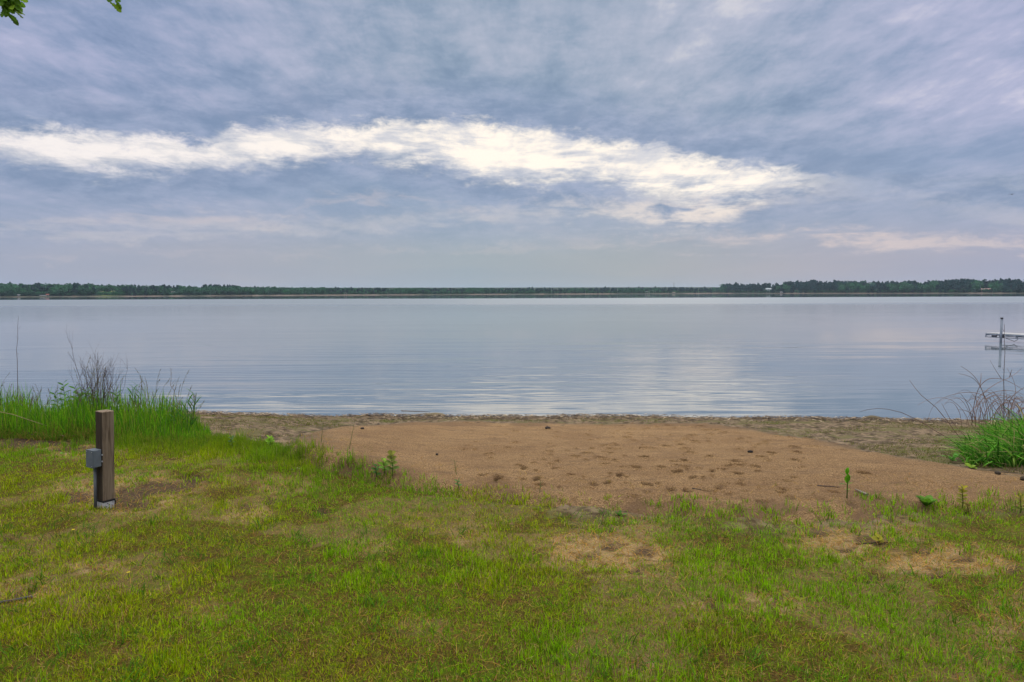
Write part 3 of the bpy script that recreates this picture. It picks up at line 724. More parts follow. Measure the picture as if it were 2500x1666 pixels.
def tall_grass():
    parts = []
    def strip(n, pxr, depth, h0, h1, colr, wd=(.005, .0095)):
        u = rng.random(n); px = pxr[0] + (pxr[1] - pxr[0]) * u
        base = np.array([ground_at(p, np.interp(p, [-200, 0, 230, 470, 520], [1072, 1068, 1072, 1072, 1062]))[:2] for p in np.linspace(pxr[0], pxr[1], 40)])
        bx = np.interp(px, np.linspace(pxr[0], pxr[1], 40), base[:, 0]); by = np.interp(px, np.linspace(pxr[0], pxr[1], 40), base[:, 1])
        dd = depth * rng.random(n) ** 1.2 * np.interp(px, [420, 500, 530], [1, .35, .1]) + np.interp(px, [-100, 200, 330, 430, 530], [0, .05, -.1, -.25, -.35]) * rng.random(n) + .35 * (fbm(bx * 1.7, by * 0, 3, 73) - .5) + .12 * (fbm(bx * 3, by, 3, 71) - .5)
        X = bx * (1 + dd / np.maximum(by, 1)); Y = by + dd
        cl = fbm(X * 2.2, Y * 2.2, 3, 70)
        hh = rng.uniform(h0, h1, n) * (.35 + 1.05 * cl) * np.interp(dd, [0, .25, depth], [.45, .9, 1.05])
        hh *= np.interp(px, [-200, 200, 320, 400, 450, 500, 540], [.92, .88, .86, .78, .68, .42, .3])
        return X, Y, hh
    n = 6500
    X, Y, hh = strip(n, (-150, 515), 1.35, .20, .60, None)
    m = len(X); k = rng.random(m)[:, None]
    c = np.where(k < .55, np.array([.14, .33, .012]), np.where(k < .82, np.array([.06, .19, .012]), np.array([.23, .30, .03]))) * rng.uniform(.7, 1.25, m)[:, None]
    parts.append(blades(np.stack([X, Y, H(X, Y)], -1), hh, rng.uniform(.006, .011, m), np.abs(rng.normal(.12, .22, m)), c, segs=4))
    # short stuff at the foot, some yellowed
    X, Y, hh = strip(9000, (-100, 540), .6, .10, .30, None); m = len(X); k = rng.random(m)[:, None]
    c = np.where(k < .6, np.array([.10, .20, .014]), np.array([.24, .20, .04])) * rng.uniform(.6, 1.2, m)[:, None]
    parts.append(blades(np.stack([X, Y - .1, H(X, Y - .1)], -1), hh, rng.uniform(.005, .008, m), rng.uniform(.1, .9, m), c, segs=3))
    # flowering stems with nodding heads
    X, Y, hh = strip(95, (-80, 490), 1.1, .55, .95, None)
    for x, y, h in zip(X, Y, np.clip(hh * 1.15, .5, .95)):
        z = float(H(x, y)); a = rng.normal(.1, .6); sg = 1 if rng.random() < .75 else -1
        ts = np.linspace(0, 1, 7); lean = rng.uniform(.05, .28) * h
        pts = np.stack([x + sg * lean * ts ** 2.2 * math.cos(a), y + lean * ts ** 2.2 * math.sin(a), z + h * ts - .10 * h * ts ** 5], -1)
        nn = 10
        # stem as a run of thin blades, then spikelets
        for i in range(6):
            d = pts[i + 1] - pts[i]; s = np.array([.0016, 0, 0])
            v = np.array([pts[i] - s, pts[i] + s, pts[i + 1] - s * .8, pts[i + 1] + s * .8, pts[i + 1] + d * .02])
            cc = np.tile(np.array([[.12, .15, .05]]) if i < 4 else np.array([[.14, .12, .07]]), (5, 1))
            parts.append((v, np.array([[0, 1, 3, 2]]), np.array([[2, 3, 4]]), cc))
        q = rng.random(nn); hp = pts[4] * (1 - q[:, None]) + pts[6] * q[:, None]
        parts.append(blades(hp, rng.uniform(.02, .045, nn), rng.uniform(.004, .007, nn), rng.uniform(.4, 1.4, nn), np.array([.15, .13, .07]) * rng.uniform(.6, 1.2, nn)[:, None], az=np.full(nn, a if sg > 0 else a + math.pi)))
    V, F, C = join(parts)
    o = build('tall_grass', V, F, M_blade, col=C); tag(o, 'bright green tall grass on the bank behind the wooden post', 'tall grass', kind='stuff')
tall_grass()

# ------------------------------------------------------------------ single plants
def plant_origin(px, py): 
    p = ground_at(px, py, .0); return np.array([p[0], p[1], surf(p[0], p[1])])
def clump_right():
    """arching grass clump at the right edge"""
    n = 2900
    px = rng.uniform(2350, 2740, n); py = np.interp(px, [2330, 2370, 2430, 2500, 2560, 2740], [1118, 1138, 1142, 1144, 1150, 1150]) - 95 * rng.random(n) * np.interp(px, [2350, 2420, 2560], [.35, .8, 1.])
    gx = np.linspace(2340, 2760, 24); gy = np.linspace(1020, 1155, 24)
    # bilinear table from pixels to ground points
    T = np.array([[ground_at(a, b)[:2] for a in gx] for b in gy])
    fx = (px - gx[0]) / (gx[1] - gx[0]); fy = (py - gy[0]) / (gy[1] - gy[0]); ix = np.clip(fx.astype(int), 0, 22); iy = np.clip(fy.astype(int), 0, 22); fx = (fx - ix)[:, None]; fy = (fy - iy)[:, None]
    P2 = (T[iy, ix] * (1 - fx) + T[iy, ix + 1] * fx) * (1 - fy) + (T[iy + 1, ix] * (1 - fx) + T[iy + 1, ix + 1] * fx) * fy
    X, Y = P2[:, 0], P2[:, 1]
    hh = rng.uniform(.14, .46, n) * np.interp(px, [2350, 2400, 2440, 2480, 2560], [.6, .8, 1.0, 1.3, 1.5]) * (.42 + .8 * fbm(X * 4, Y * 4, 3, 95))
    k = rng.random(n)[:, None]
    c = np.where(k < .6, np.array([.085, .26, .02]), np.where(k < .85, np.array([.035, .12, .012]), np.array([.20, .33, .05]))) * rng.uniform(.5, 1.35, n)[:, None]
    c = np.where(rng.random(n)[:, None] < .08, np.array([.32, .25, .12]), c)
    az = rng.normal(math.pi * 1.1, 1.1, n)
    V, Q, Tt, C = blades(np.stack([X, Y, H(X, Y)], -1), hh, rng.uniform(.011, .028, n), np.abs(rng.normal(.95, .5, n)), c, az=az, segs=5)
    o0 = np.array([X.mean(), Y.mean(), float(H(X.mean(), Y.mean()))])
    o = build('grass_clump', V - o0, [Q, Tt], M_blade, col=C, loc=o0)
    tag(o, 'large bright green clump of arching grass beside the sand', 'grass clump')
clump_right()

def bare_shrub():
    o0 = plant_origin(245, 1064); k_ = (o0[1] + .7) / o0[1]; o0[0] *= k_; o0[1] *= k_; o0[2] = float(H(o0[0], o0[1]))
    mb = MB(); Y = o0[1]
    def branch(p, d, L, r, lev):
        n = 5; pts = [np.array(p)]
        for i in range(n):
            d = d + rng.normal(0, .09, 3) + np.array([0, 0, .03]); d /= np.linalg.norm(d); pts.append(pts[-1] + d * L / n)
        mb.tube(pts, np.linspace(r, r * .45, n + 1), 4, np.array([.085, .055, .05]) * rng.uniform(.7, 1.3), cap=False)
        if lev > 0:
            for k in range(rng.integers(2, 5)):
                i = rng.integers(2, n + 1); dd = d + rng.normal(0, .26, 3); dd[2] = abs(dd[2]) * .8 + .35; dd /= np.linalg.norm(dd)
                branch(pts[i], dd, L * rng.uniform(.35, .7), r * .55, lev - 1)
    for k in range(30):
        p = o0 + np.array([rng.normal(0, .10), rng.normal(0, .10), -.02])
        d = np.array([rng.normal(0, .13), rng.normal(0, .12), 1.]); branch(p, d, rng.uniform(.42, .60), .0034, 2)
    branch(o0 + np.array([-.02, 0, 0]), np.array([-.32, 0, .9]), .72, .0036, 2)
    o = mb.build('bare_shrub', M_twig, origin=o0, loc=o0); tag(o, 'leafless purplish twiggy shrub rising from the tall grass behind the post', 'shrub')
bare_shrub()

def stem(name, px0, py0, px1, py1, rad, label, cat, back=0., leaves=0, col=(.10, .07, .06), bend=.01, head=False):
    b = plant_origin(px0, py0)
    if back: 
        k = (b[1] + back) / b[1]; b = np.array([b[0] * k, b[1] + back, 0]); b[2] = surf(b[0], b[1])
    tip = at_y(px1, py1, b[1])
    mb = MB(); n = 9; ts = np.linspace(0, 1, n)
    wob = np.cumsum(rng.normal(0, bend, (n, 3)), 0) * np.sin(np.pi * ts)[:, None]
    pts = b + (tip - b) * ts[:, None] + wob; pts[0, 2] -= .02
    mb.tube(pts, np.linspace(rad, rad * .35, n), 5, col)
    for k in range(leaves):
        t = rng.uniform(.3, 1); p = b + (tip - b) * t; a = rng.uniform(0, 6.28)
        mb.tube([p, p + np.array([math.cos(a) * .05, math.sin(a) * .05, .06])], [rad * .4, rad * .2], 4, col)
    if head:
        for k in range(9):
            p = tip - (tip - b) * .015 * k; a = rng.uniform(0, 6.28)
            mb.leaf(p, (math.cos(a), math.sin(a), .3), .035, .01, .3, 2, (.16, .12, .07))
    o = mb.build(name, M_twig, origin=b, loc=b); tag(o, label, cat); return o
stem('dry_stem', 45, 1000, 45, 772, .007, 'single tall bare stem standing above the grass near the left edge', 'stem', back=.4, leaves=3)
stem('dry_stem', 425, 1035, 417, 900, .005, 'short pale dry stalk with a seed head above the grass end', 'stem', back=.25, leaves=2, head=True, col=(.18, .13, .08))
stem('dry_stem', 2452, 1055, 2452, 792, .007, 'tall thin straight stem rising in front of the dock', 'stem', leaves=3)

def bramble():
    o0 = plant_origin(2380, 1046); mb = MB(); Y = o0[1]
    cane = lambda P, r0=.006, c=(.19, .115, .085): mb.tube(P, np.linspace(r0, r0 * .35, len(P)), 4, np.array(c) * rng.uniform(.7, 1.3), cap=False)
    def pxarc(pp, Ys, r0=.006):
        # smooth path through picture points that are spread over real depths
        pp = np.array(pp, float); t = np.linspace(0, 1, len(pp)); tt = np.linspace(0, 1, 3 * len(pp))
        px = np.interp(tt, t, pp[:, 0]); py = np.interp(tt, t, pp[:, 1]); yy = np.interp(tt, [0, 1], Ys)
        for _ in range(3):
            px[1:-1] = (px[:-2] + 2 * px[1:-1] + px[2:]) / 4; py[1:-1] = (py[:-2] + 2 * py[1:-1] + py[2:]) / 4
        cane([at_y(a, b, c) for a, b, c in zip(px, py, yy)], r0)
    Z5 = lambda x, y: (2100 + x / 3.015, 740 + y / 3.015)
    arcs = [[(845, 900), (840, 780), (870, 700), (930, 640), (1020, 580), (1120, 545), (1190, 480)], [(850, 910), (850, 800), (880, 720), (960, 660), (1060, 640), (1160, 650), (1240, 700)],
            [(820, 900), (840, 720), (870, 620), (930, 560), (1000, 550), (1090, 570), (1200, 640)], [(940, 870), (930, 760), (900, 640), (860, 560), (800, 500), (740, 465)],
            [(960, 860), (940, 740), (880, 600), (820, 540), (725, 520)], [(1000, 870), (960, 760), (920, 680), (850, 660), (780, 655), (690, 670), (600, 700), (520, 770), (495, 880)],
            [(1060, 870), (1010, 800), (960, 740), (1000, 700), (1080, 690), (1150, 700), (1210, 740)], [(900, 880), (920, 800), (960, 740), (1040, 700), (1100, 720), (1160, 770), (1220, 800)],
            [(1100, 860), (1080, 760), (1120, 680), (1180, 640), (1240, 600)], [(1060, 860), (1120, 760), (1150, 650), (1130, 560), (1080, 480)], [(830, 880), (800, 760), (760, 690), (730, 660)],
            [(870, 880), (900, 740), (940, 690), (1020, 670), (1110, 690)], [(980, 880), (1000, 780), (1060, 730), (1130, 740), (1200, 790)], [(940, 880), (980, 820), (1050, 790), (1120, 800), (1180, 830)],
            [(1040, 560), (1000, 500), (955, 420)], [(880, 610), (890, 560), (890, 515)], [(1100, 545), (1110, 510), (1117, 490)], [(840, 850), (830, 820), (780, 790), (720, 785)]]
    for a in arcs: pxarc([Z5(*q) for q in a], [Y + rng.uniform(-.15, .25), Y + rng.uniform(-.4, .5)], rng.uniform(.0045, .0075))
    for k in range(60):
        p = o0 + np.array([rng.uniform(-.05, 1.1), rng.uniform(-.25, .35), 0]); p[2] = float(H(p[0], p[1]))
        a = rng.uniform(0, 6.28); L = rng.uniform(.4, .9); hgt = rng.uniform(.35, .62)
        ts = np.linspace(0, 1, 9)
        P = p + np.stack([np.cos(a) * L * ts ** 1.4, np.sin(a) * .5 * L * ts ** 1.4, hgt * np.sin(ts * 2.3) ** .9], -1)
        cane(P + np.cumsum(rng.normal(0, .006, P.shape), 0), rng.uniform(.003, .005))
    o = mb.build('bramble_bush', M_twig, origin=o0, loc=o0); tag(o, 'tangled leafless bramble of arching canes at the right edge', 'bramble')
    # the long dead canes leaning out to the left of it
    for pp, Ys, lab in (([(740, 1060), (640, 990), (550, 940), (490, 900), (400, 850), (300, 805), (200, 782), (130, 776), (60, 785), (0, 800)], (8.2, 9.0), 'long brown cane arching low over the muddy bank'),
                        ([(740, 1000), (650, 880), (560, 770), (450, 680), (400, 620), (365, 570)], (8.4, 9.1), 'straight dead cane leaning out over the water from the bramble'),
                        ([(790, 1000), (720, 930), (660, 850), (600, 740)], (8.4, 8.8), 'short thin cane leaning beside the straight dead cane')):
        mb = MB(); pts = np.array([Z5(*q) for q in pp]); yy = np.linspace(Ys[0], Ys[1], len(pp))
        P = np.array([at_y(a, b, c) for (a, b), c in zip(pts, yy)])
        zb = float(H(P[0, 0], P[0, 1])); P = np.vstack([[P[0, 0] + .05, P[0, 1] - .02, min(zb, P[0, 2]) - .03], P])
        mb.tube(P, np.linspace(.006, .002, len(P)), 5, (.12, .075, .055))
        o = mb.build('dead_cane', M_twig, origin=P[0], loc=P[0]); tag(o, lab, 'cane')
bramble()

def rosette(px, py, n, L, W, label, col, name='rosette_weed', up=.6, droop=.5):
    o0 = plant_origin(px, py); mb = MB()
    for k in range(n):
        a = 2 * math.pi * k / n + rng.normal(0, .25)
        el = up * rng.uniform(.5, 1.3)
        mb.leaf(o0 + np.array([0, 0, .005]), (math.cos(a), math.sin(a), el), L * rng.uniform(.65, 1.15), W * rng.uniform(.8, 1.2), droop, 5, np.array(col) * rng.uniform(.75, 1.25))
    o = mb.build(name, M_leaf, origin=o0, loc=o0, smooth=True); tag(o, label, 'weed'); return o
PALE = (.26, .33, .13)
rosette(467, 1119, 8, .07, .02, 'pale grey green rosette weed in the grass behind the post, the first of three', PALE)
rosette(603, 1131, 9, .085, .022, 'pale grey green rosette weed between two others along the lawn rim', PALE)
rosette(720, 1150, 9, .085, .024, 'pale grey green rosette weed farthest towards the sand', PALE)
rosette(2262, 1250, 11, .15, .05, 'broad leaved bright green dock plant at the sand edge', (.10, .24, .015), 'dock_weed', 1.25, .3)
rosette(100, 1105, 9, .10, .03, 'small bright green rosette weed in front of the bare soil patch', (.13, .28, .03))
rosette(148, 1112, 8, .08, .022, 'narrow leaved green rosette beside the post box', (.12, .26, .03))
rosette(70, 1425, 9, .06, .016, 'small fresh green weed above the dark hose', (.12, .26, .04))
rosette(225, 1450, 10, .05, .016, 'low dark green weed in the middle of the left lawn', (.05, .12, .03))
rosette(2370, 1125 + 20, 6, .10, .05, 'yellow green round leaved weed in front of the arching clump', (.22, .34, .03), up=.9)
rosette(2325, 1128, 9, .17, .03, 'light green feathery weed at the sand edge left of the arching clump', (.10, .28, .04), up=1.1)
rosette(330, 1395, 9, .055, .014, 'dark green narrow tuft weed on the lawn below the post', (.04, .11, .02), up=1.)
rosette(1512, 1265, 5, .09, .03, 'single dark leaf sprout at the lawn rim below the footprints', (.07, .17, .02), up=1.6)

def leafy(px, py, h, n, L, W, label, col, name='leafy_weed', topcol=None, opp=False, lean=0., cat='weed', back=0.):
    o0 = plant_origin(px, py)
    if back:
        k = (o0[1] + back) / o0[1]; o0 = np.array([o0[0] * k, o0[1] + back, 0]); o0[2] = surf(o0[0], o0[1])
    mb = MB(); tip = o0 + np.array([lean * h, 0, h])
    pts = [o0 + (tip - o0) * t + np.array([.006 * math.sin(5 * t), 0, 0]) for t in np.linspace(-.04, 1, 6)]
    mb.tube(pts, np.linspace(.0045, .002, 6), 5, np.array(col) * .7)
    for k in range(n):
        t = (k + 1) / n; t = .22 + .78 * t
        p = o0 + (tip - o0) * t
        sides = 2 if opp else 1
        a0 = k * 2.399 if not opp else k * math.pi / 2 + .3
        for s in range(sides):
            a = a0 + s * math.pi + rng.normal(0, .15)
            cc = np.array(col) * (1 - t) + np.array(topcol if topcol is not None else col) * t
            mb.leaf(p, (math.cos(a), math.sin(a), .25 + .45 * t * t), L * rng.uniform(.8, 1.15) * (1.15 - .35 * t), 1.55 * W * rng.uniform(.85, 1.15), .35 * (1 - .6 * t), 5, cc * rng.uniform(.9, 1.5), up=np.array([rng.normal(0, .3), -.55, .8]))
    o = mb.build(name, M_leaf, origin=o0, loc=o0, smooth=True); tag(o, label, cat); return o
def seedling():
    o0 = plant_origin(2067, 1236); mb = MB(); h = .225; gr = (.13, .36, .014)
    mb.tube([o0 + np.array([0, 0, -.01]), o0 + np.array([.001, 0, h * .5]), o0 + np.array([-.004, 0, h * .82])], [.0045, .004, .002], 6, (.08, .17, .02))
    z = lambda t: o0 + np.array([-.003 * t, 0, h * t])
    mb.leaf(z(.80), (-.02, .06, 1), .055, .030, .05, 6, gr, up=(0, 1, 0)); mb.leaf(z(.80), (.03, -.1, 1), .058, .026, .05, 6, gr, up=(0, 1, 0))
    mb.leaf(z(.52), (-.03, -.25, 1), .075, .044, .0, 6, gr, up=(0, 1, 0)); mb.leaf(z(.56), (.2, -.2, .9), .05, .034, .0, 6, (.07, .22, .02), up=(0, 1, 0))
    mb.leaf(z(.74), (-.85, .1, .5), .062, .020, .1, 6, (.08, .2, .03)); mb.leaf(z(.74), (.9, .2, .2), .05, .02, .4, 6, (.10, .24, .03))
    mb.leaf(z(.46), (-.95, -.1, .3), .075, .024, .35, 6, (.06, .15, .03)); mb.leaf(z(.46), (.9, .1, .45), .06, .02, .3, 6, (.16, .22, .03))
    mb.leaf(z(.30), (-.6, -.5, .3), .028, .02, .3, 5, gr); mb.leaf(z(.30), (.7, -.5, .3), .028, .02, .3, 5, gr)
    mb.leaf(z(.18), (.8, .3, .6), .04, .006, .2, 4, (.12, .18, .04))
    o = mb.build('milkweed_seedling', M_leaf, origin=o0, loc=o0, smooth=True); tag(o, 'upright bright green seedling standing alone at the sand edge', 'seedling')
seedling()
leafy(958, 1180, .19, 7, .06, .028, 'leafy weed with reddish top at the edge of the sand', (.07, .18, .03), topcol=(.20, .20, .03), opp=True)
leafy(938, 1178, .12, 8, .07, .022, 'low bushy green weed beside the taller leafy weed by the sand', (.06, .16, .015), topcol=(.16, .28, .02))
leafy(918, 1180, .11, 8, .06, .015, 'dark green tufted weed left of the low bushy weed', (.04, .11, .015))
leafy(2348, 1252, .165, 20, .05, .013, 'yellow green goldenrod spike at the sand edge right of the dock plant', (.12, .17, .02), topcol=(.28, .24, .02), name='goldenrod')
leafy(2362, 1262, .09, 12, .04, .010, 'small reddish goldenrod shoot in front of the taller one', (.13, .14, .02), topcol=(.20, .13, .03), name='goldenrod')
leafy(2490, 1262, .15, 12, .05, .014, 'goldenrod shoot with yellow tip at the right edge', (.09, .17, .02), topcol=(.26, .22, .03), name='goldenrod')
leafy(660, 1098, .12, 8, .07, .034, 'yellow green round leaved weed at the bend of the lawn rim', (.16, .34, .02), topcol=(.20, .38, .02))
leafy(566, 1100, .13, 9, .05, .016, 'grey green spiky weed near the start of the muddy bank', (.08, .15, .04))
leafy(1118, 1208, .07, 6, .04, .012, 'tiny grey green sprout at the sand rim above the middle lawn', (.08, .15, .04))
leafy(2145, 1330, .05, 5, .05, .024, 'small yellow leaved sprout on the bare patch', (.22, .22, .02), topcol=(.26, .24, .02))
for (px, py, h, ln, lab) in ((785, 1112, .20, .12, 'thin reed blade shoot standing before the sand scarp'), (853, 1130, .26, .22, 'tall leaning reed shoot in front of the sand'),
                              (1115, 1178, .13, -.15, 'slender grass shoot growing out of the sand'), (1318, 1222, .10, .05, 'slender grass shoot at the foot of the footprints')):
    o0 = plant_origin(px, py); mb = MB(); tip = o0 + np.array([ln * h, 0, h])
    mb.tube([o0 - np.array([0, 0, .01]), o0 + (tip - o0) * .5, tip], [.003, .0022, .001], 4, (.10, .15, .04))
    for k in range(5):
        p = o0 + (tip - o0) * (.2 + .16 * k); s = 1 if k % 2 else -1
        mb.leaf(p, (s * .5 + ln, .1 * s, .8), h * .45, .008, .3, 4, (.09, .17, .03))
    o = mb.build('reed_shoot', M_leaf, origin=o0, loc=o0); tag(o, lab, 'reed')
reeds = [(462, 1060, .50, 'broad bladed reed at the right end of the tall grass'), (446, 1062, .44, 'broad bladed reed just left of the last one by the bank end'), (330, 1040, .62, 'tall broad reed with a bent tip between post and shrub')]
for px, py, h, lab in reeds:
    o0 = plant_origin(px, py); mb = MB()
    for s in range(3):
        b = o0 + np.array([rng.normal(0, .03), rng.normal(0, .03), -.01]); hh = h * rng.uniform(.75, 1.05); ln = rng.normal(.08, .12)
        tip = b + np.array([ln * hh, 0, hh]); mb.tube([b, (b + tip) / 2, tip], [.005, .004, .002], 5, (.06, .14, .02))
        for k in range(6):
            t = .25 + .13 * k; p = b + (tip - b) * t; a = rng.choice([0, math.pi]) + rng.normal(0, .5)
            mb.leaf(p, (math.cos(a) * .55, math.sin(a) * .55, .85), .24 * rng.uniform(.7, 1.1), .02, .45, 6, np.array([.055, .17, .02]) * rng.uniform(.7, 1.3))
    o = mb.build('reed', M_leaf, origin=o0, loc=o0, smooth=True); tag(o, lab, 'reed')
for i, (px, py, h) in enumerate(((150, 1040, .50), (172, 1042, .44), (196, 1038, .54), (216, 1040, .50), (236, 1042, .48), (164, 1034, .56), (290, 1040, .50), (186, 1030, .40), (228, 1034, .56))):
    leafy(px, py, h * rng.uniform(.62, .85), 14, .11, .016, 'dark leafy weed with drooping narrow leaves among the tall grass', (.035, .105, .018), topcol=(.06, .16, .02), lean=rng.normal(0, .12), back=rng.uniform(.1, .5))
for o in list(COL.objects):
    if o.get('label', '').startswith('dark leafy weed with drooping'): o['group'] = 'dark leafy weeds in the tall grass'
# arching fallen stalk across the tall grass
P = np.array([at_y(a, b, 7.0 + .3 * k) for k, (a, b) in enumerate(((-30, 1000), (30, 1012), (90, 1032), (140, 1048), (175, 1062)))])
mb = MB(); mb.tube(P, [.004, .004, .004, .003, .0025], 5, (.34, .27, .13)); o = mb.build('fallen_stalk', M_twig, origin=P[0], loc=P[0]); tag(o, 'pale yellow fallen stalk slanting across the tall grass', 'stalk')
# flowers
for px, py, lab in ((180, 1312, 'small yellow flower in the lawn, nearer the post'), (314, 1420, 'small yellow flower lower in the left lawn')):
    o0 = plant_origin(px, py); mb = MB(); mb.tube([o0, o0 + np.array([0, 0, .05])], [.0015, .001], 4, (.1, .17, .03))
    for k in range(9):
        a = k * .7; mb.leaf(o0 + np.array([0, 0, .05]), (math.cos(a), math.sin(a), .25), .013, .007, .2, 2, (.6, .5, .02))
    o = mb.build('yellow_flower', M_leaf, origin=o0, loc=o0); tag(o, lab, 'flower')

# ------------------------------------------------------------------ stones, sticks, litter
def lump(name, px, py, size, label, cat, col=(.10, .075, .06), dz=.0):
    o0 = plant_origin(px, py); o0[2] += dz
    n = 10; m_ = 7; P = []; 
    for i in range(m_ + 1):
        th = math.pi * i / m_
        for k in range(n):
            ph = 2 * math.pi * k / n
            d = np.array([math.sin(th) * math.cos(ph), math.sin(th) * math.sin(ph), math.cos(th)])
            r = 1 + .35 * (fbm(np.array(d[0] * 2 + px), np.array(d[1] * 2 + d[2] * 1.7 + py), 3) - .5)
            P.append(d * np.array(size) / 2 * float(r) + np.array([0, 0, size[2] * .3]))
    Q = [(i * n + k, i * n + (k + 1) % n, (i + 1) * n + (k + 1) % n, (i + 1) * n + k) for i in range(m_) for k in range(n)]
    o = build(name, P, [np.array(Q)], M_stone, col=np.tile(col, (len(P), 1)), loc=o0, smooth=True); tag(o, label, cat); return o
lump('stone', 1337, 1061, (.085, .07, .05), 'dark stone lying alone on the far side of the sand', 'stone', (.05, .04, .035))
lump('stone', 1831, 1123, (.06, .05, .03), 'small black stone on the sand to the right of the footprints', 'stone', (.02, .018, .018))
lump('stone', 885, 1074, (.05, .04, .03), 'small dark stone just below the sand scarp', 'stone', (.06, .045, .04))
lump('stone', 1067, 1134, (.03, .03, .022), 'smaller dark stone on the open sand near the leafy weed', 'stone', (.05, .04, .035))
lump('stone', 924, 1038, (.04, .04, .03), 'small dark stone at the upper sand edge', 'stone', (.06, .05, .04))
lump('clod', 2435, 1172, (.05, .05, .035), 'dark soil clod on the sand below the arching clump', 'clod', (.05, .04, .03))
lump('clod', 2498, 1190, (.06, .05, .04), 'dark soil clod on the sand at the right edge', 'clod', (.05, .04, .03))
lump('weed_mound', 2130, 1026, (.36, .22, .10), 'rounded heap of washed up weed at the waterline', 'heap', (.10, .08, .05))
lump('weed_mound', 2166, 1026, (.10, .09, .06), 'small knob of washed up weed right of the rounded heap', 'heap', (.10, .08, .05))
lump('weed_mound', 1062, 1018, (.45, .22, .09), 'low heap of weed and sticks at the waterline above the sand', 'heap', (.14, .11, .065))
def stick(pts_px, rad, label, col=(.16, .12, .09), dz=.012, name='stick', cat='stick'):
    P = np.array([plant_origin(a, b) + np.array([0, 0, dz]) for a, b in pts_px]); mb = MB()
    mb.tube(P, np.linspace(rad, rad * .55, len(P)), 6, col); o = mb.build(name, M_twig, origin=P[0], loc=P[0]); tag(o, label, cat); return mb, P
stick([(2117, 1230), (2106, 1226), (2097, 1221), (2088, 1217)], .011, 'grey broken stick on the sand right of the seedling', (.20, .17, .14), .014)
stick([(980, 1011), (1010, 1012), (1050, 1014)], .010, 'thin driftwood stick at the waterline pointing left', (.15, .11, .08), .06)
stick([(1004, 1021), (1040, 1016), (1075, 1020)], .012, 'crooked driftwood stick in front of the low weed heap', (.26, .20, .14), .05)
stick([(2090, 1333), (2150, 1329), (2230, 1331)], .006, 'thin dark twig lying on the bare patch', (.07, .05, .04), .01)
stick([(1690, 1217), (1712, 1221)], .005, 'short dark twig at the near edge of the sand', (.08, .06, .05), .008)
stick([(1995, 1206), (2050, 1208)], .006, 'dark twig half buried in the sand beside the seedling', (.10, .07, .06), .004)
# hose
P = np.array([plant_origin(a, b) + np.array([0, 0, .022]) for a, b in ((-120, 1502), (-40, 1490), (0, 1483), (40, 1476), (75, 1468), (105, 1462))]); P[-1, 2] -= .05
mb = MB(); mb.tube(P, .008, 8, (.045, .038, .04)); o = mb.build('hose', M_plain, origin=P[0], loc=P[0], smooth=True); tag(o, 'dark hose end disappearing into the lawn at the left edge', 'hose')
# dead leaves on bare soil at the foot of the tall grass
lm = MB()
for k in range(150):
    px, py = rng.normal(185, 45), rng.normal(1058, 9)
    if k > 95: px, py = rng.normal(90, 50), rng.normal(1056, 8)
    p = plant_origin(px, py) + np.array([0, 0, rng.uniform(.01, .05)]); a = rng.uniform(0, 6.28)
    lm.leaf(p, (math.cos(a), math.sin(a), rng.normal(0, .25)), .06, .035, rng.uniform(-.3, .5), 3, np.array([.14, .075, .05]) * rng.uniform(.4, 1.5))
o = lm.build('leaf_litter', M_leaf); tag(o, 'brown dead leaves on bare soil below the tall grass', 'leaf litter', kind='stuff')

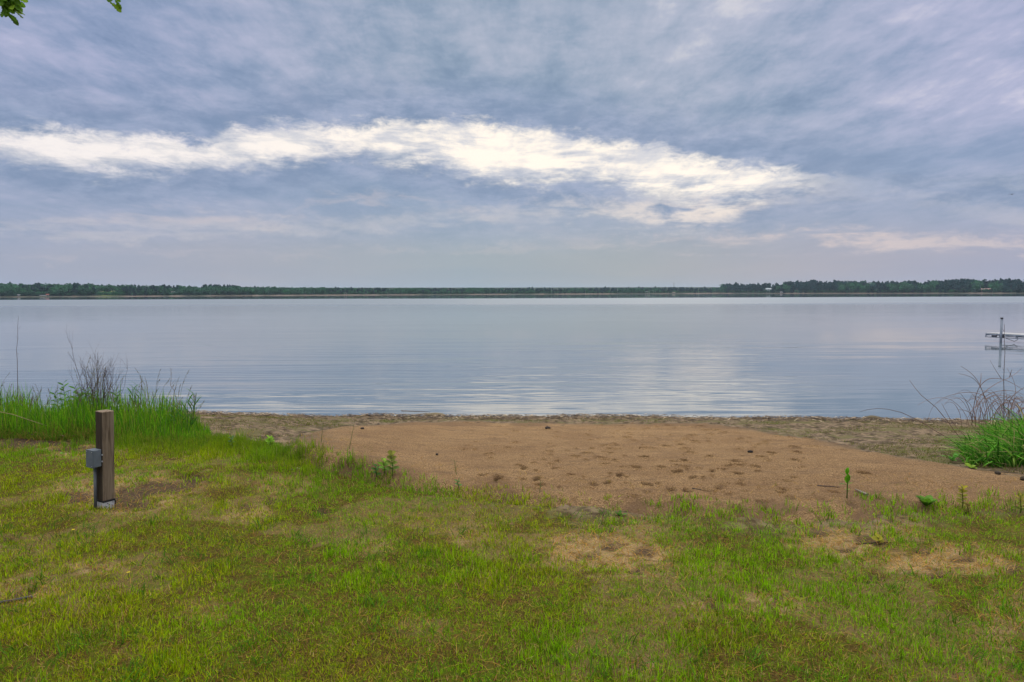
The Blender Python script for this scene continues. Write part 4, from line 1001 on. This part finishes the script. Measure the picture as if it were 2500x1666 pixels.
# ------------------------------------------------------------------ wooden post with electrical box
def wooden_post():
    b = plant_origin(258, 1239); root = empty('wooden_post', b)
    tag(root, 'short square wooden post with grey electrical box on the lawn', 'post')
    n1 = np.array([.883, -.47, 0]); n1 /= np.linalg.norm(n1); n2 = np.array([n1[1], -n1[0], 0])   # right face, left face
    M = np.stack([n1, -n2, [0, 0, 1]], 1); W = .089
    tilt = np.array(Matrix.Rotation(R(2.0), 3, 'Y')); M = tilt @ M
    Lc = lambda a, c, z: M @ np.array([a, c, z])                           # a along n1, c along -n2
    top = at_y(258, 1003, b[1])[2] - b[2]; hb = .052
    m, nt, out = newmat('weathered_timber')
    pos = N(nt, 'ShaderNodeTexCoord').outputs['Object']
    mp = N(nt, 'ShaderNodeMapping', Vector=pos, Scale=(60., 60., 2.2)); g1 = N(nt, 'ShaderNodeTexNoise', Vector=mp.outputs[0], Scale=1., Detail=6., Roughness=.65, Distortion=1.1).outputs[0]
    mp2 = N(nt, 'ShaderNodeMapping', Vector=pos, Scale=(160., 160., 4.)); g2 = N(nt, 'ShaderNodeTexNoise', Vector=mp2.outputs[0], Scale=1., Detail=4., Roughness=.6).outputs[0]
    n3 = N(nt, 'ShaderNodeTexNoise', Vector=pos, Scale=5., Detail=3.).outputs[0]
    c = mix_(nt, smooth_(nt, g1, .3, .7), (.085, .058, .036), (.235, .18, .125)); c = mix_(nt, smooth_(nt, g2, .55, .7, 0, .7), c, (.05, .034, .022))
    c = mix_(nt, smooth_(nt, n3, .5, .7, 0, .4), c, (.27, .21, .15))
    # left face coloured darker
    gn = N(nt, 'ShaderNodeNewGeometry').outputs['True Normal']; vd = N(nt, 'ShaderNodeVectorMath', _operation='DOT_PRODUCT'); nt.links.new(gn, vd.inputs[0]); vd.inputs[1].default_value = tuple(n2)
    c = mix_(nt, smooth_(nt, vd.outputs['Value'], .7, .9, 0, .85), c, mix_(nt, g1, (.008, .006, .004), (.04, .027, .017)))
    p = N(nt, 'ShaderNodeBsdfPrincipled', **{'Base Color': c, 'Roughness': .85, 'Specular IOR Level': .2}); bp = N(nt, 'ShaderNodeBump', Strength=.5, Distance=.004, Height=g1); nt.links.new(bp.outputs[0], p.inputs['Normal']); nt.links.new(p.outputs[0], out.inputs[0])
    mb = MB(); mb.box(Lc(0, 0, (hb + .012 + top) / 2), (W, W, top - hb - .012), M, bevel=.004); mb.build('timber', m, root)
    mb = MB(); mb.box(Lc(0, 0, hb + .006), (W + .006, W + .006, .0125), M, (.012, .012, .012), .002)
    mb.box(Lc(W / 2 + .0005, W / 2 + .0005, hb / 2 - .01), (.007, .007, hb + .02), M, (.012, .012, .012)); mb.build('black_band', M_plain, root)
    mb = MB(); mb.box(Lc(0, 0, hb / 2 - .02), (W - .002, W - .002, hb + .04), M, (.5, .5, .52), .002)
    base = mb.build('base_sleeve', M_plain, root)
    mb = MB()
    for i, j in ((-.022, .018), (.0, .03), (.022, .02), (-.012, .04), (.028, .042)):
        mb.tube([Lc(W / 2 - .003, i, j), Lc(W / 2 + .003, i, j)], .0035, 8, (.10, .10, .11))
    mb.build('nail_heads', M_metal, base)
    # box on the left face: front plate along n2
    zt = at_y(225, 1093, b[1])[2] - b[2]; zb = at_y(225, 1134, b[1])[2] - b[2]; zc = (zt + zb) / 2; hh = zt - zb
    fx = -W / 2; depth = .062; wb = .080; xo = -.004                      # along -n2 is c; the left face lies at c = -W/2
    xr = Root = None
    grey = (.115, .135, .155)
    mb = MB(); mb.box(Lc(xo, fx - depth / 2 - .004, zc), (wb, depth, hh), M, grey, .003); jb = mb.build('junction_box', M_plain, root)
    mb = MB(); mb.box(Lc(xo, fx - depth - .006, zc), (wb + .004, .004, hh + .004), M, np.array(grey) * .9, .0012); cp = mb.build('cover_plate', M_plain, jb)
    for i in (-1, 1):
        for j in (-1, 1):
            mb = MB(); q = Lc(xo + i * .032, fx - depth - .0075, zc + j * (hh / 2 - .012)); d = M @ np.array([0, -.003, 0])
            mb.tube([q, q + d], .0032, 8, (.4, .4, .42)); mb.build('screw', M_metal, jb)
    for j in (-.027, .022):
        mb = MB(); q = Lc(wb / 2 + xo, fx - .002, zc + j); mb.box(q + M @ np.array([.004, .001, 0]), (.014, .004, .012), M, (.45, .45, .47), .001); mb.tube([q + M @ np.array([.006, -.001, 0]), q + M @ np.array([.006, -.006, 0])], .004, 8, (.5, .5, .5)); mb.build('mounting_lug', M_metal, jb)
    # conduit
    q0 = Lc(-.016, fx - .022, -.04); q1 = Lc(-.016, fx - .022, zb + .004)
    mb = MB(); mb.tube([q0, q1], .0112, 14, (.10, .105, .115)); mb.build('conduit', M_plain, root, smooth=True)
    mb = MB(); mb.tube([q1 + np.array([0, 0, -.022]), q1 + np.array([0, 0, -.001])], .015, 14, (.10, .105, .115)); mb.build('conduit_collar', M_plain, root)
wooden_post()

# ------------------------------------------------------------------ dock
def dock():
    A = water_at(2405, 829); 
    d = ray(2405, 814.5); deckz = WATER + .37
    t = (deckz - CAMZ) / d[2]; e0 = np.array([0, 0, CAMZ]) + t * d
    d = ray(2482, 818.5); t = (deckz - CAMZ) / d[2]; e1 = np.array([0, 0, CAMZ]) + t * d
    u = e1 - e0; u[2] = 0; L1 = np.linalg.norm(u); u /= L1; v = np.array([-u[1], u[0], 0]);  v = v if v[1] > 0 else -v
    M = np.stack([u, v, [0, 0, 1]], 1); W = 1.2
    root = empty('dock', np.array([e0[0], e0[1], WATER])); tag(root, 'grey metal roll in dock reaching out over the water at the right edge', 'dock')
    o = np.array([0, 0, deckz - WATER]); LL = 11.5
    loc = lambda a, c, z: o + u * a + v * c + np.array([0, 0, z])
    al = (.46, .50, .56)
    sec = L1
    secs = [(0, L1)] + [(L1 + 3 * k, L1 + 3 * (k + 1)) for k in range(4)]
    for s0, s1 in secs:
        mb = MB()
        hgt = .17
        for c in (0.02, W - .02):
            mb.box(loc((s0 + s1) / 2, c, -.018), (s1 - s0 - .02, .035, .036), M, al); mb.box(loc((s0 + s1) / 2, c, -hgt + .015), (s1 - s0 - .02, .03, .03), M, np.array(al) * .45)
            for a in np.linspace(s0 + .03, s1 - .03, 3 if s1 - s0 > 2 else 2): mb.box(loc(a, c, -hgt / 2), (.035, .028, hgt - .06), M, np.array(al) * .6)
        for a in np.linspace(s0 + .05, s1 - .05, 4): mb.box(loc(a, W / 2, -.06), (.04, W - .08, .04), M, np.array(al) * .55)
        mb.build('frame', M_metal, root)
        mb = MB(); n = int((s1 - s0) / .14)
        for k in range(n):
            a = s0 + (k + .5) * (s1 - s0) / n; mb.box(loc(a, W / 2, .012), ((s1 - s0) / n - .012, W, .022), M, np.array([.30, .30, .31]) * rng.uniform(.85, 1.1))
        mb.build('decking', M_plain, root)
    # posts with caps, near side at px 2444 and others along the dock
    cand = np.linspace(0, 4, 400); ppx = np.array([project(np.array([e0[0], e0[1], WATER]) + u * a + v * -.07)[0] for a in cand]); aa = float(cand[np.argmin(np.abs(ppx - 2443))])
    for k, (a, c) in enumerate(((aa, -.07), (aa + 3.0, -.07), (aa + 3.0, W + .07), (aa + 6, -.07), (aa + 6, W + .07), (aa + 9, -.07), (aa + 9, W + .07))):
        mb = MB(); p = loc(a, c, 0); zt = 1.10 - o[2]
        mb.tube([p + np.array([0, 0, -1.3]), p + np.array([0, 0, zt])], .05, 10, (.17, .20, .25)); po = mb.build('post', M_post, root, smooth=True)
        mb = MB(); mb.tube([p + np.array([0, 0, zt - .03]), p + np.array([0, 0, zt + .035])], .058, 10, (.03, .03, .035)); mb.build('post_cap', M_plain, po)
        mb = MB(); mb.box(p + np.array([0, 0, -.08]) + v * (.06 if c < 0 else -.06), (.16, .13, .13), M, (.12, .12, .14), .01); mb.build('bracket', M_metal, po)
    mb = MB()
    mb.tube([loc(aa + .1, .1, -.17), loc(aa + .45, .15, -.30), loc(aa + .6, .15, -.20)], .012, 6, (.06, .06, .07)); mb.build('winch_arm', M_metal, root); mb = MB(); mb.box(loc(aa - .35, .02, -.10), (.22, .05, .09), M, (.08, .08, .10), .01)
    mb.build('winch_housing', M_metal, root)
dock()

# ------------------------------------------------------------------ far shore: terrain, forest, houses
BPX = [-900, 0, 400, 800, 1200, 1600, 1740, 1758, 1764, 2000, 2500, 3400]
BPY = [727.5, 725.6, 723.6, 721.3, 719.4, 717.7, 717.0, 716.7, 717.1, 716.9, 716.5, 716]
def shore_D(px):
    py = np.interp(px, BPX, BPY); 
    return np.array([np.linalg.norm(water_at(a, b)[:2]) for a, b in zip(np.atleast_1d(px), np.atleast_1d(py))])
def az_of(px):
    return np.array([math.atan2(*ray(a, 716)[:2]) for a in np.atleast_1d(px)])
FPX = np.concatenate([np.linspace(-850, 1756, 200), np.linspace(1760, 3300, 140)])
FAZ = az_of(FPX); FD_ = shore_D(FPX)
FD_ = FD_ + 6 * (fbm(FPX * .02, 0 * FPX + .5, 3, 80) - .5)
prof = [(-60, -2.5), (-3, -.95), (0, -.76), (4, -.45), (9, .0), (16, .7), (60, 3.2), (200, 7.), (600, 12), (2500, 20)]
Vf = []; Cf = []
for a, D, px in zip(FAZ, FD_, FPX):
    beach = .02 + .6 * float(sstep(.40, .58, fbm(np.array(px * .018), np.array(.2), 3, 81)))
    meadow = math.exp(-((px - 262) / 26) ** 2)
    for r, z in prof:
        Vf.append((math.sin(a) * (D + r), math.cos(a) * (D + r), z))
        s = np.array([.20, .15, .12]); gcl = np.array([.022, .035, .018])
        if r <= 9: c = s * beach + np.array([.05, .055, .035]) * (1 - beach)
        else: c = gcl
        if r <= 60 and r > 4: c = c * (1 - meadow) + np.array([.14, .19, .04]) * meadow
        Cf.append(c)
i = np.arange(len(Vf)).reshape(len(FPX), len(prof))
Ff = np.stack([i[:-1, :-1], i[1:, :-1], i[1:, 1:], i[:-1, 1:]], -1).reshape(-1, 4)
fs = build('far_shore', Vf, [Ff], mat_tint('far_beach', .9, 0, .2, .3, .1), col=Cf, smooth=True); tag(fs, 'low far shore with narrow sandy beaches under the forest', 'shore', kind='structure')

SKX = [-900, 0, 40, 180, 300, 420, 488, 500, 580, 590, 700, 850, 1000, 1200, 1300, 1500, 1640, 1758, 1763, 1790, 1830, 1900, 1945, 1980, 2050, 2240, 2252, 2262, 2330, 2400, 2500, 3400]
SKY = [695, 694, 692.5, 692.5, 695.5, 697, 698, 695.5, 696, 699, 701, 702, 702.5, 703, 704, 702, 701.5, 702, 694, 691, 691.5, 691.5, 686, 684.5, 686.5, 687, 689, 685, 682.5, 683, 682, 682]
def tree_shape(kind, r):
    """unit-high crown of small leaf clumps: returns V, Q, tint factor"""
    P = []; C = []
    if kind == 'round':
        lob = [(r.normal(0, .16), r.normal(0, .16), r.uniform(.30, .80), r.uniform(.14, .24)) for _ in range(9)] + [(0, 0, .55, .28), (.02, 0, .86, .13)]
        n = 150
    elif kind == 'pine':
        lob = []
        for k in range(9):
            z = .42 + .055 * k + r.normal(0, .02); a = r.uniform(0, 6.28); q = .17 * (1.15 - .6 * k / 9)
            lob.append((math.cos(a) * q * .8, math.sin(a) * q * .8, z, r.uniform(.07, .12)))
        lob += [(0, 0, .93, .075), (0, 0, .8, .10), (0, 0, .68, .11)]; n = 130
    else:
        lob = [(0, 0, .12 + .8 * k / 9, .20 * (1 - k / 10.5) + .01) for k in range(10)]; n = 130
    lob = np.array(lob); wgt = lob[:, 3] ** 2; wgt /= wgt.sum()
    ids = r.choice(len(lob), n, p=wgt)
    d = r.normal(0, 1, (n, 3)); d /= np.linalg.norm(d, axis=1)[:, None]; d[:, 2] *= .8
    rad = lob[ids, 3] * r.uniform(.6, 1.08, n)
    c = lob[ids, :3] + d * rad[:, None]
    sz = .055 * r.uniform(.6, 1.4, n)
    nn = d + r.normal(0, .45, (n, 3)); nn /= np.linalg.norm(nn, axis=1)[:, None]
    t1 = np.cross(nn, r.normal(0, 1, (n, 3))); t1 /= np.linalg.norm(t1, axis=1)[:, None]; t2 = np.cross(nn, t1)
    s = sz[:, None]
    V = np.stack([c - t1 * s - t2 * s * .6, c + t1 * s * .8 - t2 * s, c + t1 * s + t2 * s * .7, c - t1 * s * .7 + t2 * s], 1).reshape(-1, 3)
    Q = np.arange(4 * n).reshape(n, 4); F = np.repeat(r.uniform(.65, 1.35, n), 4)
    # trunk
    tr = []; k = 5; zt = .55 if kind == 'round' else .92
    for z, rr in ((0, .022), (zt * .5, .015), (zt, .005)):
        tr += [(rr * math.cos(2 * math.pi * j / k), rr * math.sin(2 * math.pi * j / k), z) for j in range(k)]
    tq = [(i * k + j, i * k + (j + 1) % k, (i + 1) * k + (j + 1) % k, (i + 1) * k + j) for i in range(2) for j in range(k)]
    return V, Q, F, np.array(tr), np.array(tq)
tr_rng = np.random.default_rng(21)
SH = {k: [tree_shape(k, tr_rng) for _ in range(5)] for k in ('round', 'pine', 'spruce')}
TREECOL = {'round': np.array([.030, .105, .045]), 'pine': np.array([.012, .042, .038]), 'spruce': np.array([.012, .045, .036])}
def far_z(r): return float(np.interp(r, [p[0] for p in prof], [p[1] for p in prof]))
PROTO = {}
def tree_object(kind, v, loc, h, rz, name, label, group, tint=1.0):
    """one tree: crown with its trunk as a part; copies share mesh data"""
    key = (kind, v)
    if key not in PROTO:
        V, Q, F, tV, tQ = SH[kind][v]
        c = TREECOL[kind][None] * F[:, None]
        cr = build(name, V, [Q], M_tree, col=c)
        tk = build('trunk', tV, [tQ], M_twig, col=np.tile([.07, .055, .045], (len(tV), 1)), parent=cr)
        PROTO[key] = (cr, tk); new = cr
    else:
        cr, tk = PROTO[key]; new = cr.copy(); COL.objects.link(new); t2 = tk.copy(); COL.objects.link(t2); t2.parent = new
        new.name = name
    new.location = loc; new.scale = (h * 1.05, h * 1.05, h); new.rotation_euler = (0, 0, rz)
    tag(new, label, 'tree', group); return new
def far_point(px, r):
    a = float(np.interp(px, FPX, FAZ)); D = float(np.interp(px, FPX, FD_)); return np.array([math.sin(a) * (D + r), math.cos(a) * (D + r), far_z(r)]), D
def forest():
    parts = []; fr = tr_rng
    def put(kind, p, h, tint):
        V, Q, F, tV, tQ = SH[kind][fr.integers(5)]; a = fr.uniform(0, 6.28)
        Rz = np.array([[math.cos(a), -math.sin(a), 0], [math.sin(a), math.cos(a), 0], [0, 0, 1]])
        wx = fr.uniform(.85, 1.25)
        v = (V @ Rz.T) * h * np.array([wx, wx, 1]) + p
        parts.append((v, Q, np.zeros((0, 3), int), TREECOL[kind][None] * F[:, None] * tint))
        v2 = (tV @ Rz.T) * h + p; parts.append((v2, tQ, np.zeros((0, 3), int), np.tile([.06, .05, .04], (len(v2), 1))))
    HOUSE = [46, 112, 425, 870, 945, 1580, 1597, 1875, 2405]
    for px0, px1, step in ((-500, 1766, 4.6), (1761, 2950, 5.2)):
        for px in np.arange(px0, px1, step):
            for row, r in enumerate((11, 24, 42, 66)):
                x = px + fr.normal(0, 1.8)
                if row < 1 and any(abs(x - h_) < 9 for h_ in HOUSE): continue
                if row < 2 and abs(x - 262) < 24: continue
                p, D = far_point(x, r + fr.uniform(-4, 4))
                sky = np.interp(x, SKX, SKY) + 2.6 * (fbm(np.array(x * .05), np.array(.3), 4, 90) - .5)
                top = CAMZ + (ray(x, sky)[2] / np.linalg.norm(ray(x, sky)[:2])) * np.linalg.norm(p[:2])
                h = (top - p[2]) * (.70, .84, .94, .99)[row] * fr.uniform(.78, 1.12)
                pinezone = float(sstep(.48, .60, fbm(np.array(x * .012), np.array(.7), 3, 91))) * .7 + (.95 if (488 < x < 590 and row > 1) else 0) + (.55 if x > 1760 else 0) * (.6 + .5 * (row > 1)) + (.35 if 1300 < x < 1760 else 0)
                kind = ('pine' if fr.random() < .7 else 'spruce') if fr.random() < pinezone else 'round'
                if x > 1760 and row == 1 and fr.random() < .55 and -20 < x < 2520:
                    tree_list.append((kind, p, max(h, 2)))
                    continue
                put(kind, p, max(h, 2), fr.uniform(.75, 1.3))
            # low shrubs along the beach
            for _k in range(3):
                p, D = far_point(px, 10 + fr.uniform(-2, 5)); put('round', p - np.array([0, 0, .5]), fr.uniform(2., 4.5), fr.uniform(.6, 1.4))
    V, F, C = join(parts)
    o = build('far_forest', V, F, M_tree, col=C); tag(o, 'dark mixed forest lining the whole far shore', 'forest', kind='stuff')
tree_list = []
forest()
for kind, p, h in tree_list:
    lab = {'round': 'rounded green broadleaf tree on the wooded point across the lake', 'pine': 'dark open crowned pine on the wooded point across the lake', 'spruce': 'dark pointed conifer on the wooded point across the lake'}[kind]
    grp = {'round': 'broadleaf trees on the wooded point', 'pine': 'pines on the wooded point', 'spruce': 'pointed conifers on the wooded point'}[kind]
    tree_object(kind, int(tr_rng.integers(5)), p, h, tr_rng.uniform(0, 6.28), {'round': 'broadleaf_tree', 'pine': 'pine_tree', 'spruce': 'conifer_tree'}[kind], lab, grp)
# pines standing clear of the skyline
EM = [(27, 688), (183, 690), (190, 691), (250, 694.5), (268, 695), (322, 696.5), (411, 697), (463, 697), (502, 694.5), (512, 695), (522, 695.5), (535, 694.5), (548, 694.5), (556, 695), (568, 695.5), (577, 696.5), (623, 698), (668, 700),
      (820, 700), (1030, 702.5), (1130, 702), (1228, 702), (1292, 701), (1300, 700.5), (1330, 701), (1365, 702), (1405, 702), (1478, 699.5), (1535, 700), (1560, 699.5), (1600, 699), (1648, 701), (1668, 700.5), (1720, 699),
      (1774, 692), (1798, 690), (1868, 691), (1918, 688.5), (1946, 685), (1985, 684), (2085, 686), (2218, 684.5), (2232, 685), (2345, 680.5), (2355, 680.5), (2402, 682), (2442, 680), (2462, 680), (2484, 681.5)]
for px, py in EM:
    p, D = far_point(px, 70 if px < 1760 else 30); d = ray(px, py); top = CAMZ + d[2] / np.linalg.norm(d[:2]) * np.linalg.norm(p[:2])
    tree_object('pine', int(tr_rng.integers(5)), p, top - p[2], tr_rng.uniform(0, 6.28), 'pine_tree', 'dark pine standing clear of the skyline of the far forest', 'pines above the far skyline')

def house(px, py_base, wpx, hpx, col, roofc, label, storeys=1, r=13, wins=2):
    p, D = far_point(px, r); k = np.linalg.norm(p) / FP
    W = wpx * k; Hh = hpx * k; a = math.atan2(p[0], p[1])
    base_z = CAMZ + ray(px, py_base)[2] / np.linalg.norm(ray(px, py_base)[:2]) * np.linalg.norm(p[:2]); base_z = min(base_z, CAMZ)
    root = empty('house', (p[0], p[1], base_z)); root.rotation_euler = (0, 0, -a); tag(root, label, 'house')
    dep = W * .7; mb = MB(); mb.box((0, 0, Hh * .32), (W, dep, Hh * .68), None, col); mb.box((0, 0, -1.5), (W * 1.02, dep * 1.02, 2.98), None, (.2, .19, .18)); mb.build('wall', M_plain, root)
    mb = MB(); hw = W / 2 + .4; hd = dep / 2 + .4; z0 = Hh * .66 + .02; z1 = Hh
    mb.add([(-hw, -hd, z0), (hw, -hd, z0), (hw, hd, z0), (-hw, hd, z0), (-hw, 0, z1), (hw, 0, z1)], [(0, 1, 5, 4), (2, 3, 4, 5), (0, 3, 2, 1)], [(0, 4, 3), (1, 2, 5)], roofc); mb.build('roof', M_plain, root)
    for s in range(storeys):
        for w_ in range(wins):
            mb = MB(); mb.box((W * ((w_ + .5) / wins - .5), -dep / 2 - .06, Hh * .66 * (s + .5) / storeys), (W / wins * .5, .1, Hh * .66 / storeys * .45), None, (.04, .05, .06)); mb.build('window', M_plain, root)
    mb = MB(); mb.box((W * .36, -dep / 2 - .05, min(1.05, Hh * .2)), (min(1., W * .12), .08, min(2.1, Hh * .4)), None, (.12, .08, .06)); mb.build('door', M_plain, root)
house(46, 725, 3.6, 5, (.5, .5, .5), (.4, .4, .4), 'tiny white hut at the water near the far left end of the shore', wins=1, r=9)
house(116, 724, 4, 5, (.5, .48, .46), (.3, .06, .04), 'small white hut with red roof on the far left beach', wins=1, r=9)
house(104, 724.5, 10, 3, (.3, .31, .33), (.34, .34, .36), 'long low grey boathouse beside the red roofed hut', wins=3, r=9)
house(425, 719.5, 9, 7, (.22, .2, .22), (.26, .24, .26), 'brown house among trees left of the pine cluster end', r=20)
house(842, 719.5, 8, 4.5, (.5, .48, .43), (.3, .28, .28), 'cream cottage on the beach in the left middle of the shore', r=14)
house(944, 718.5, 12, 5, (.42, .42, .44), (.45, .44, .44), 'long grey cottage right of the cream cottage', wins=3, r=16)
house(1195, 717.5, 7, 4.5, (.32, .32, .33), (.22, .2, .2), 'grey cottage under the trees in the middle of the shore', r=14)
house(1581, 717.5, 9, 6, (.62, .6, .58), (.25, .25, .27), 'pale gabled house near the shore left of the mast', r=14)
house(1597, 716, 7, 8, (.5, .54, .58), (.3, .33, .36), 'tall pale blue house behind the gabled one', storeys=2, r=26)
house(1640, 717.3, 15, 4, (.36, .29, .22), (.3, .26, .22), 'long brown cabin below the mast', wins=4, r=14)
house(1876, 711.8, 11, 8, (.42, .46, .5), (.26, .3, .34), 'white two storey house in a gap of the wooded point', storeys=2, wins=3, r=15)
house(1908, 715.2, 5, 2.6, (.42, .42, .42), (.36, .36, .36), 'small white boathouse on the beach of the wooded point', wins=1, r=8)
house(2408, 713, 17, 7, (.30, .13, .11), (.22, .13, .12), 'reddish brown house near the right end of the wooded point', storeys=2, wins=4, r=15)
house(2425, 713.5, 4, 3.4, (.5, .5, .48), (.36, .4, .36), 'small pale shed right of the reddish house', wins=1, r=14)
# mast
p, D = far_point(1645, 120); d = ray(1645, 690); top = CAMZ + d[2] / np.linalg.norm(d[:2]) * np.linalg.norm(p[:2])
mb = MB()
for j in range(3):
    a = 2.1 * j; mb.tube([(math.cos(a) * .5, math.sin(a) * .5, 0), (math.cos(a) * .35, math.sin(a) * .35, top - p[2])], .11, 5, (.30, .30, .31))
for z in np.arange(1, top - p[2], 1.2): mb.box((0, 0, z), (.8, .8, .12), None, (.3, .3, .31))
o = mb.build('radio_mast', M_plain, loc=p); tag(o, 'thin lattice radio mast above the far trees', 'mast')
# moored boat
p = water_at(1324, 722.6); s = np.linalg.norm(p) / FP
mb = MB(); L = 9 * s; n = 9
P = []
for i in range(n):
    t = i / (n - 1); wv = .16 * L * math.sin(math.pi * min(1, .25 + .75 * t)) ** .7; zz = .06 * L * (1 + .5 * (1 - t) ** 2)
    x = (t - .5) * L; P += [(x, -wv, zz), (x, -wv * .6, -.12), (x, wv * .6, -.12), (x, wv, zz)]
Q = [(i * 4 + k, i * 4 + k + 1, i * 4 + 5 + k, i * 4 + 4 + k) for i in range(n - 1) for k in range(3)] + [(0, 1, 2, 3), (4 * n - 1, 4 * n - 2, 4 * n - 3, 4 * n - 4)]
mb.add(P, Q, col=(.05, .05, .06)); root = empty('fishing_boat', p); tag(root, 'dark open boat lying on the far water in mid picture', 'boat'); mb.build('hull', M_plain, root)
mb = MB(); mb.box((L * .05, 0, .09 * L), (L * .16, L * .12, L * .09), None, (.08, .08, .09), .02); mb.build('console', M_plain, root)
mb = MB(); mb.box((L * .47, 0, .07 * L), (L * .06, L * .06, L * .12), None, (.03, .03, .03), .02); mb.build('outboard_motor', M_plain, root)

# ------------------------------------------------------------------ overhanging oak at the upper left
def oak_leaf(mb, base, d, up, L, col):
    d = np.asarray(d, float); d /= np.linalg.norm(d); side = np.cross(d, up); side /= np.linalg.norm(side) + 1e-9; nrm = np.cross(side, d)
    ws = [.03, .16, .12, .30, .20, .42, .28, .48, .36, .30, .05]; n = len(ws) - 1; P = []; Q = []
    for i, w_ in enumerate(ws):
        t = i / n; c = base + d * L * (t) - np.array([0, 0, 1]) * L * .18 * t * t
        ww = w_ * L * .62; P += [c - side * ww + nrm * ww * .25, c, c + side * ww + nrm * ww * .25]
    for i in range(n): a = 3 * i; Q += [(a, a + 1, a + 4, a + 3), (a + 1, a + 2, a + 5, a + 4)]
    mb.add(P, Q, col=col)
def oak():
    base = np.array([-8.2, 6.2, 0.]); base[2] = float(H(base[0], base[1])); root = empty('oak_tree', base); tag(root, 'oak whose leafy twigs hang into the upper left corner', 'tree')
    tb = MB(); a0 = np.array([0, 0, -.1]); crown = np.array([.3, .2, 5.2])
    tb.tube([a0, np.array([.05, 0, 1.5]), np.array([.15, .1, 3.4]), crown], [.26, .21, .17, .11], 10, (.09, .075, .06))
    tips = []
    T1 = at_y(-15, -40, 6.7) - base; T2 = at_y(268, -40, 6.9) - base
    limb = [np.array([.15, .1, 3.4]), np.array([1.2, .2, 4.4]), (T1 + np.array([-.2, .1, .35])), (T1 + T2) / 2 + np.array([0, 0, .35]), T2 + np.array([.15, 0, .2])]
    tb.tube(limb, [.10, .07, .035, .02, .008], 8, (.09, .075, .06)); tb.tube([crown, crown + np.array([-1.2, .5, 1.4])], [.1, .04], 7, (.09, .075, .06)); tb.tube([crown, crown + np.array([.9, .7, 1.5])], [.1, .04], 7, (.09, .075, .06))
    tb.build('trunk', M_twig, root, smooth=True)
    lb = MB(); tw = MB()
    def spray(at, d, n, spread, L0=.10):
        tw.tube([at, at + np.array(d)], [.006, .003], 5, (.09, .07, .05), cap=False)
        for k in range(n):
            t = rng.uniform(.25, 1.05); p = at + np.array(d) * t + rng.normal(0, spread, 3); dd = rng.normal(0, 1, 3); dd[2] = -abs(dd[2]) * .5 - .1; dd[0] += .45
            c = np.array([.10, .21, .015]) * rng.uniform(.5, 1.5)
            if rng.random() < .25: c = np.array([.20, .33, .02])
            oak_leaf(lb, p, dd, np.array([rng.normal(0, .45), -1., .15 + rng.normal(0, .4)]), L0 * rng.uniform(.75, 1.15), c)
    c1 = at_y(0, -6, 6.7) - base; s1 = at_y(-40, -35, 6.7) - base
    spray(s1, c1 - s1 + np.array([.06, 0, -.06]), 60, .055); c1b = at_y(20, 8, 6.7) - base; spray(s1 + np.array([.02, 0, 0]), c1b - s1 + np.array([.02, 0, -.03]), 22, .03); spray(s1 + np.array([-.15, 0, .22]), np.array([-.25, 0, .02]), 26, .08)
    c1c = at_y(34, -4, 6.7) - base; s2 = at_y(10, -40, 6.7) - base; spray(s2, c1c - s2, 18, .03)
    s3 = at_y(268, -60, 6.9) - base; c3 = at_y(272, -6, 6.9) - base; spray(s3, c3 - s3, 12, .03)
    for k in range(150):
        t = rng.uniform(.05, 1); p = crown + np.array([rng.normal(-.5, 1.0), rng.normal(.4, .9), rng.uniform(.0, 2.)]); spray(p, rng.normal(0, .25, 3), 9, .12)
    tw.build('twigs', M_twig, root); lb.build('crown', M_leaf, root)
oak()

# ------------------------------------------------------------------ bird
p = np.array([0, 0, CAMZ]) + ray(2470, 475) / np.linalg.norm(ray(2470, 475)) * 160
mb = MB()
Rr = [(-.22, .02), (-.15, .05), (0, .075), (.14, .055), (.2, .035), (.26, .012)]
mb.tube([(x, 0, 0) for x, _ in Rr], [r_ for _, r_ in Rr], 8, (.06, .06, .07))
for s in (-1, 1):
    W_ = [(0, 0, .02, .13), (.1, .22, .12, .13), (.06, .42, .1, .10), (-.06, .62, .02, .02)]
    Pp = []; 
    for x, y_, z_, ch in W_: Pp += [(x + ch / 2, s * y_, z_), (x - ch / 2, s * y_, z_), (x, s * y_, z_ - .015)]
    mb.add(Pp, [(3 * i + a, 3 * i + b_, 3 * i + 3 + b_, 3 * i + 3 + a) for i in range(3) for a, b_ in ((0, 1), (1, 2), (2, 0))], col=(.06, .06, .07))
o = mb.build('bird', M_plain, loc=p); o.rotation_euler = (0, .1, R(20)); tag(o, 'tiny dark bird flying high over the lake at the right', 'bird')

# ------------------------------------------------------------------ haze
HAZE = 0.00012
def haze():
    x0, x1, y0, y1, z0, z1 = -2600, 2600, -60, 4200, -6.0, 34.
    mb = MB(); mb.box(((x0 + x1) / 2, (y0 + y1) / 2, (z0 + z1) / 2), (x1 - x0, y1 - y0, z1 - z0))
    m, nt, out = newmat('haze_air')
    v = N(nt, 'ShaderNodeVolumePrincipled', Density=HAZE); v.inputs['Color'].default_value = (.62, .80, 1., 1); v.inputs['Anisotropy'].default_value = .2
    nt.links.new(v.outputs[0], out.inputs['Volume'])
    o = mb.build('haze', m); tag(o, 'thin blue haze over the lake', 'haze', kind='stuff')
if HAZE: haze()

scene.view_settings.view_transform = 'Standard'; scene.view_settings.look = 'None'; scene.view_settings.exposure = 0; scene.view_settings.gamma = 1
scene.cycles.max_bounces = 8; scene.cycles.transparent_max_bounces = 8; scene.cycles.volume_bounces = 0
scene.cycles.use_denoising = True
scene.cycles.denoiser = 'OPENIMAGEDENOISE'
scene.cycles.denoising_prefilter = 'ACCURATE'
scene.cycles.denoising_input_passes = 'RGB_ALBEDO_NORMAL'
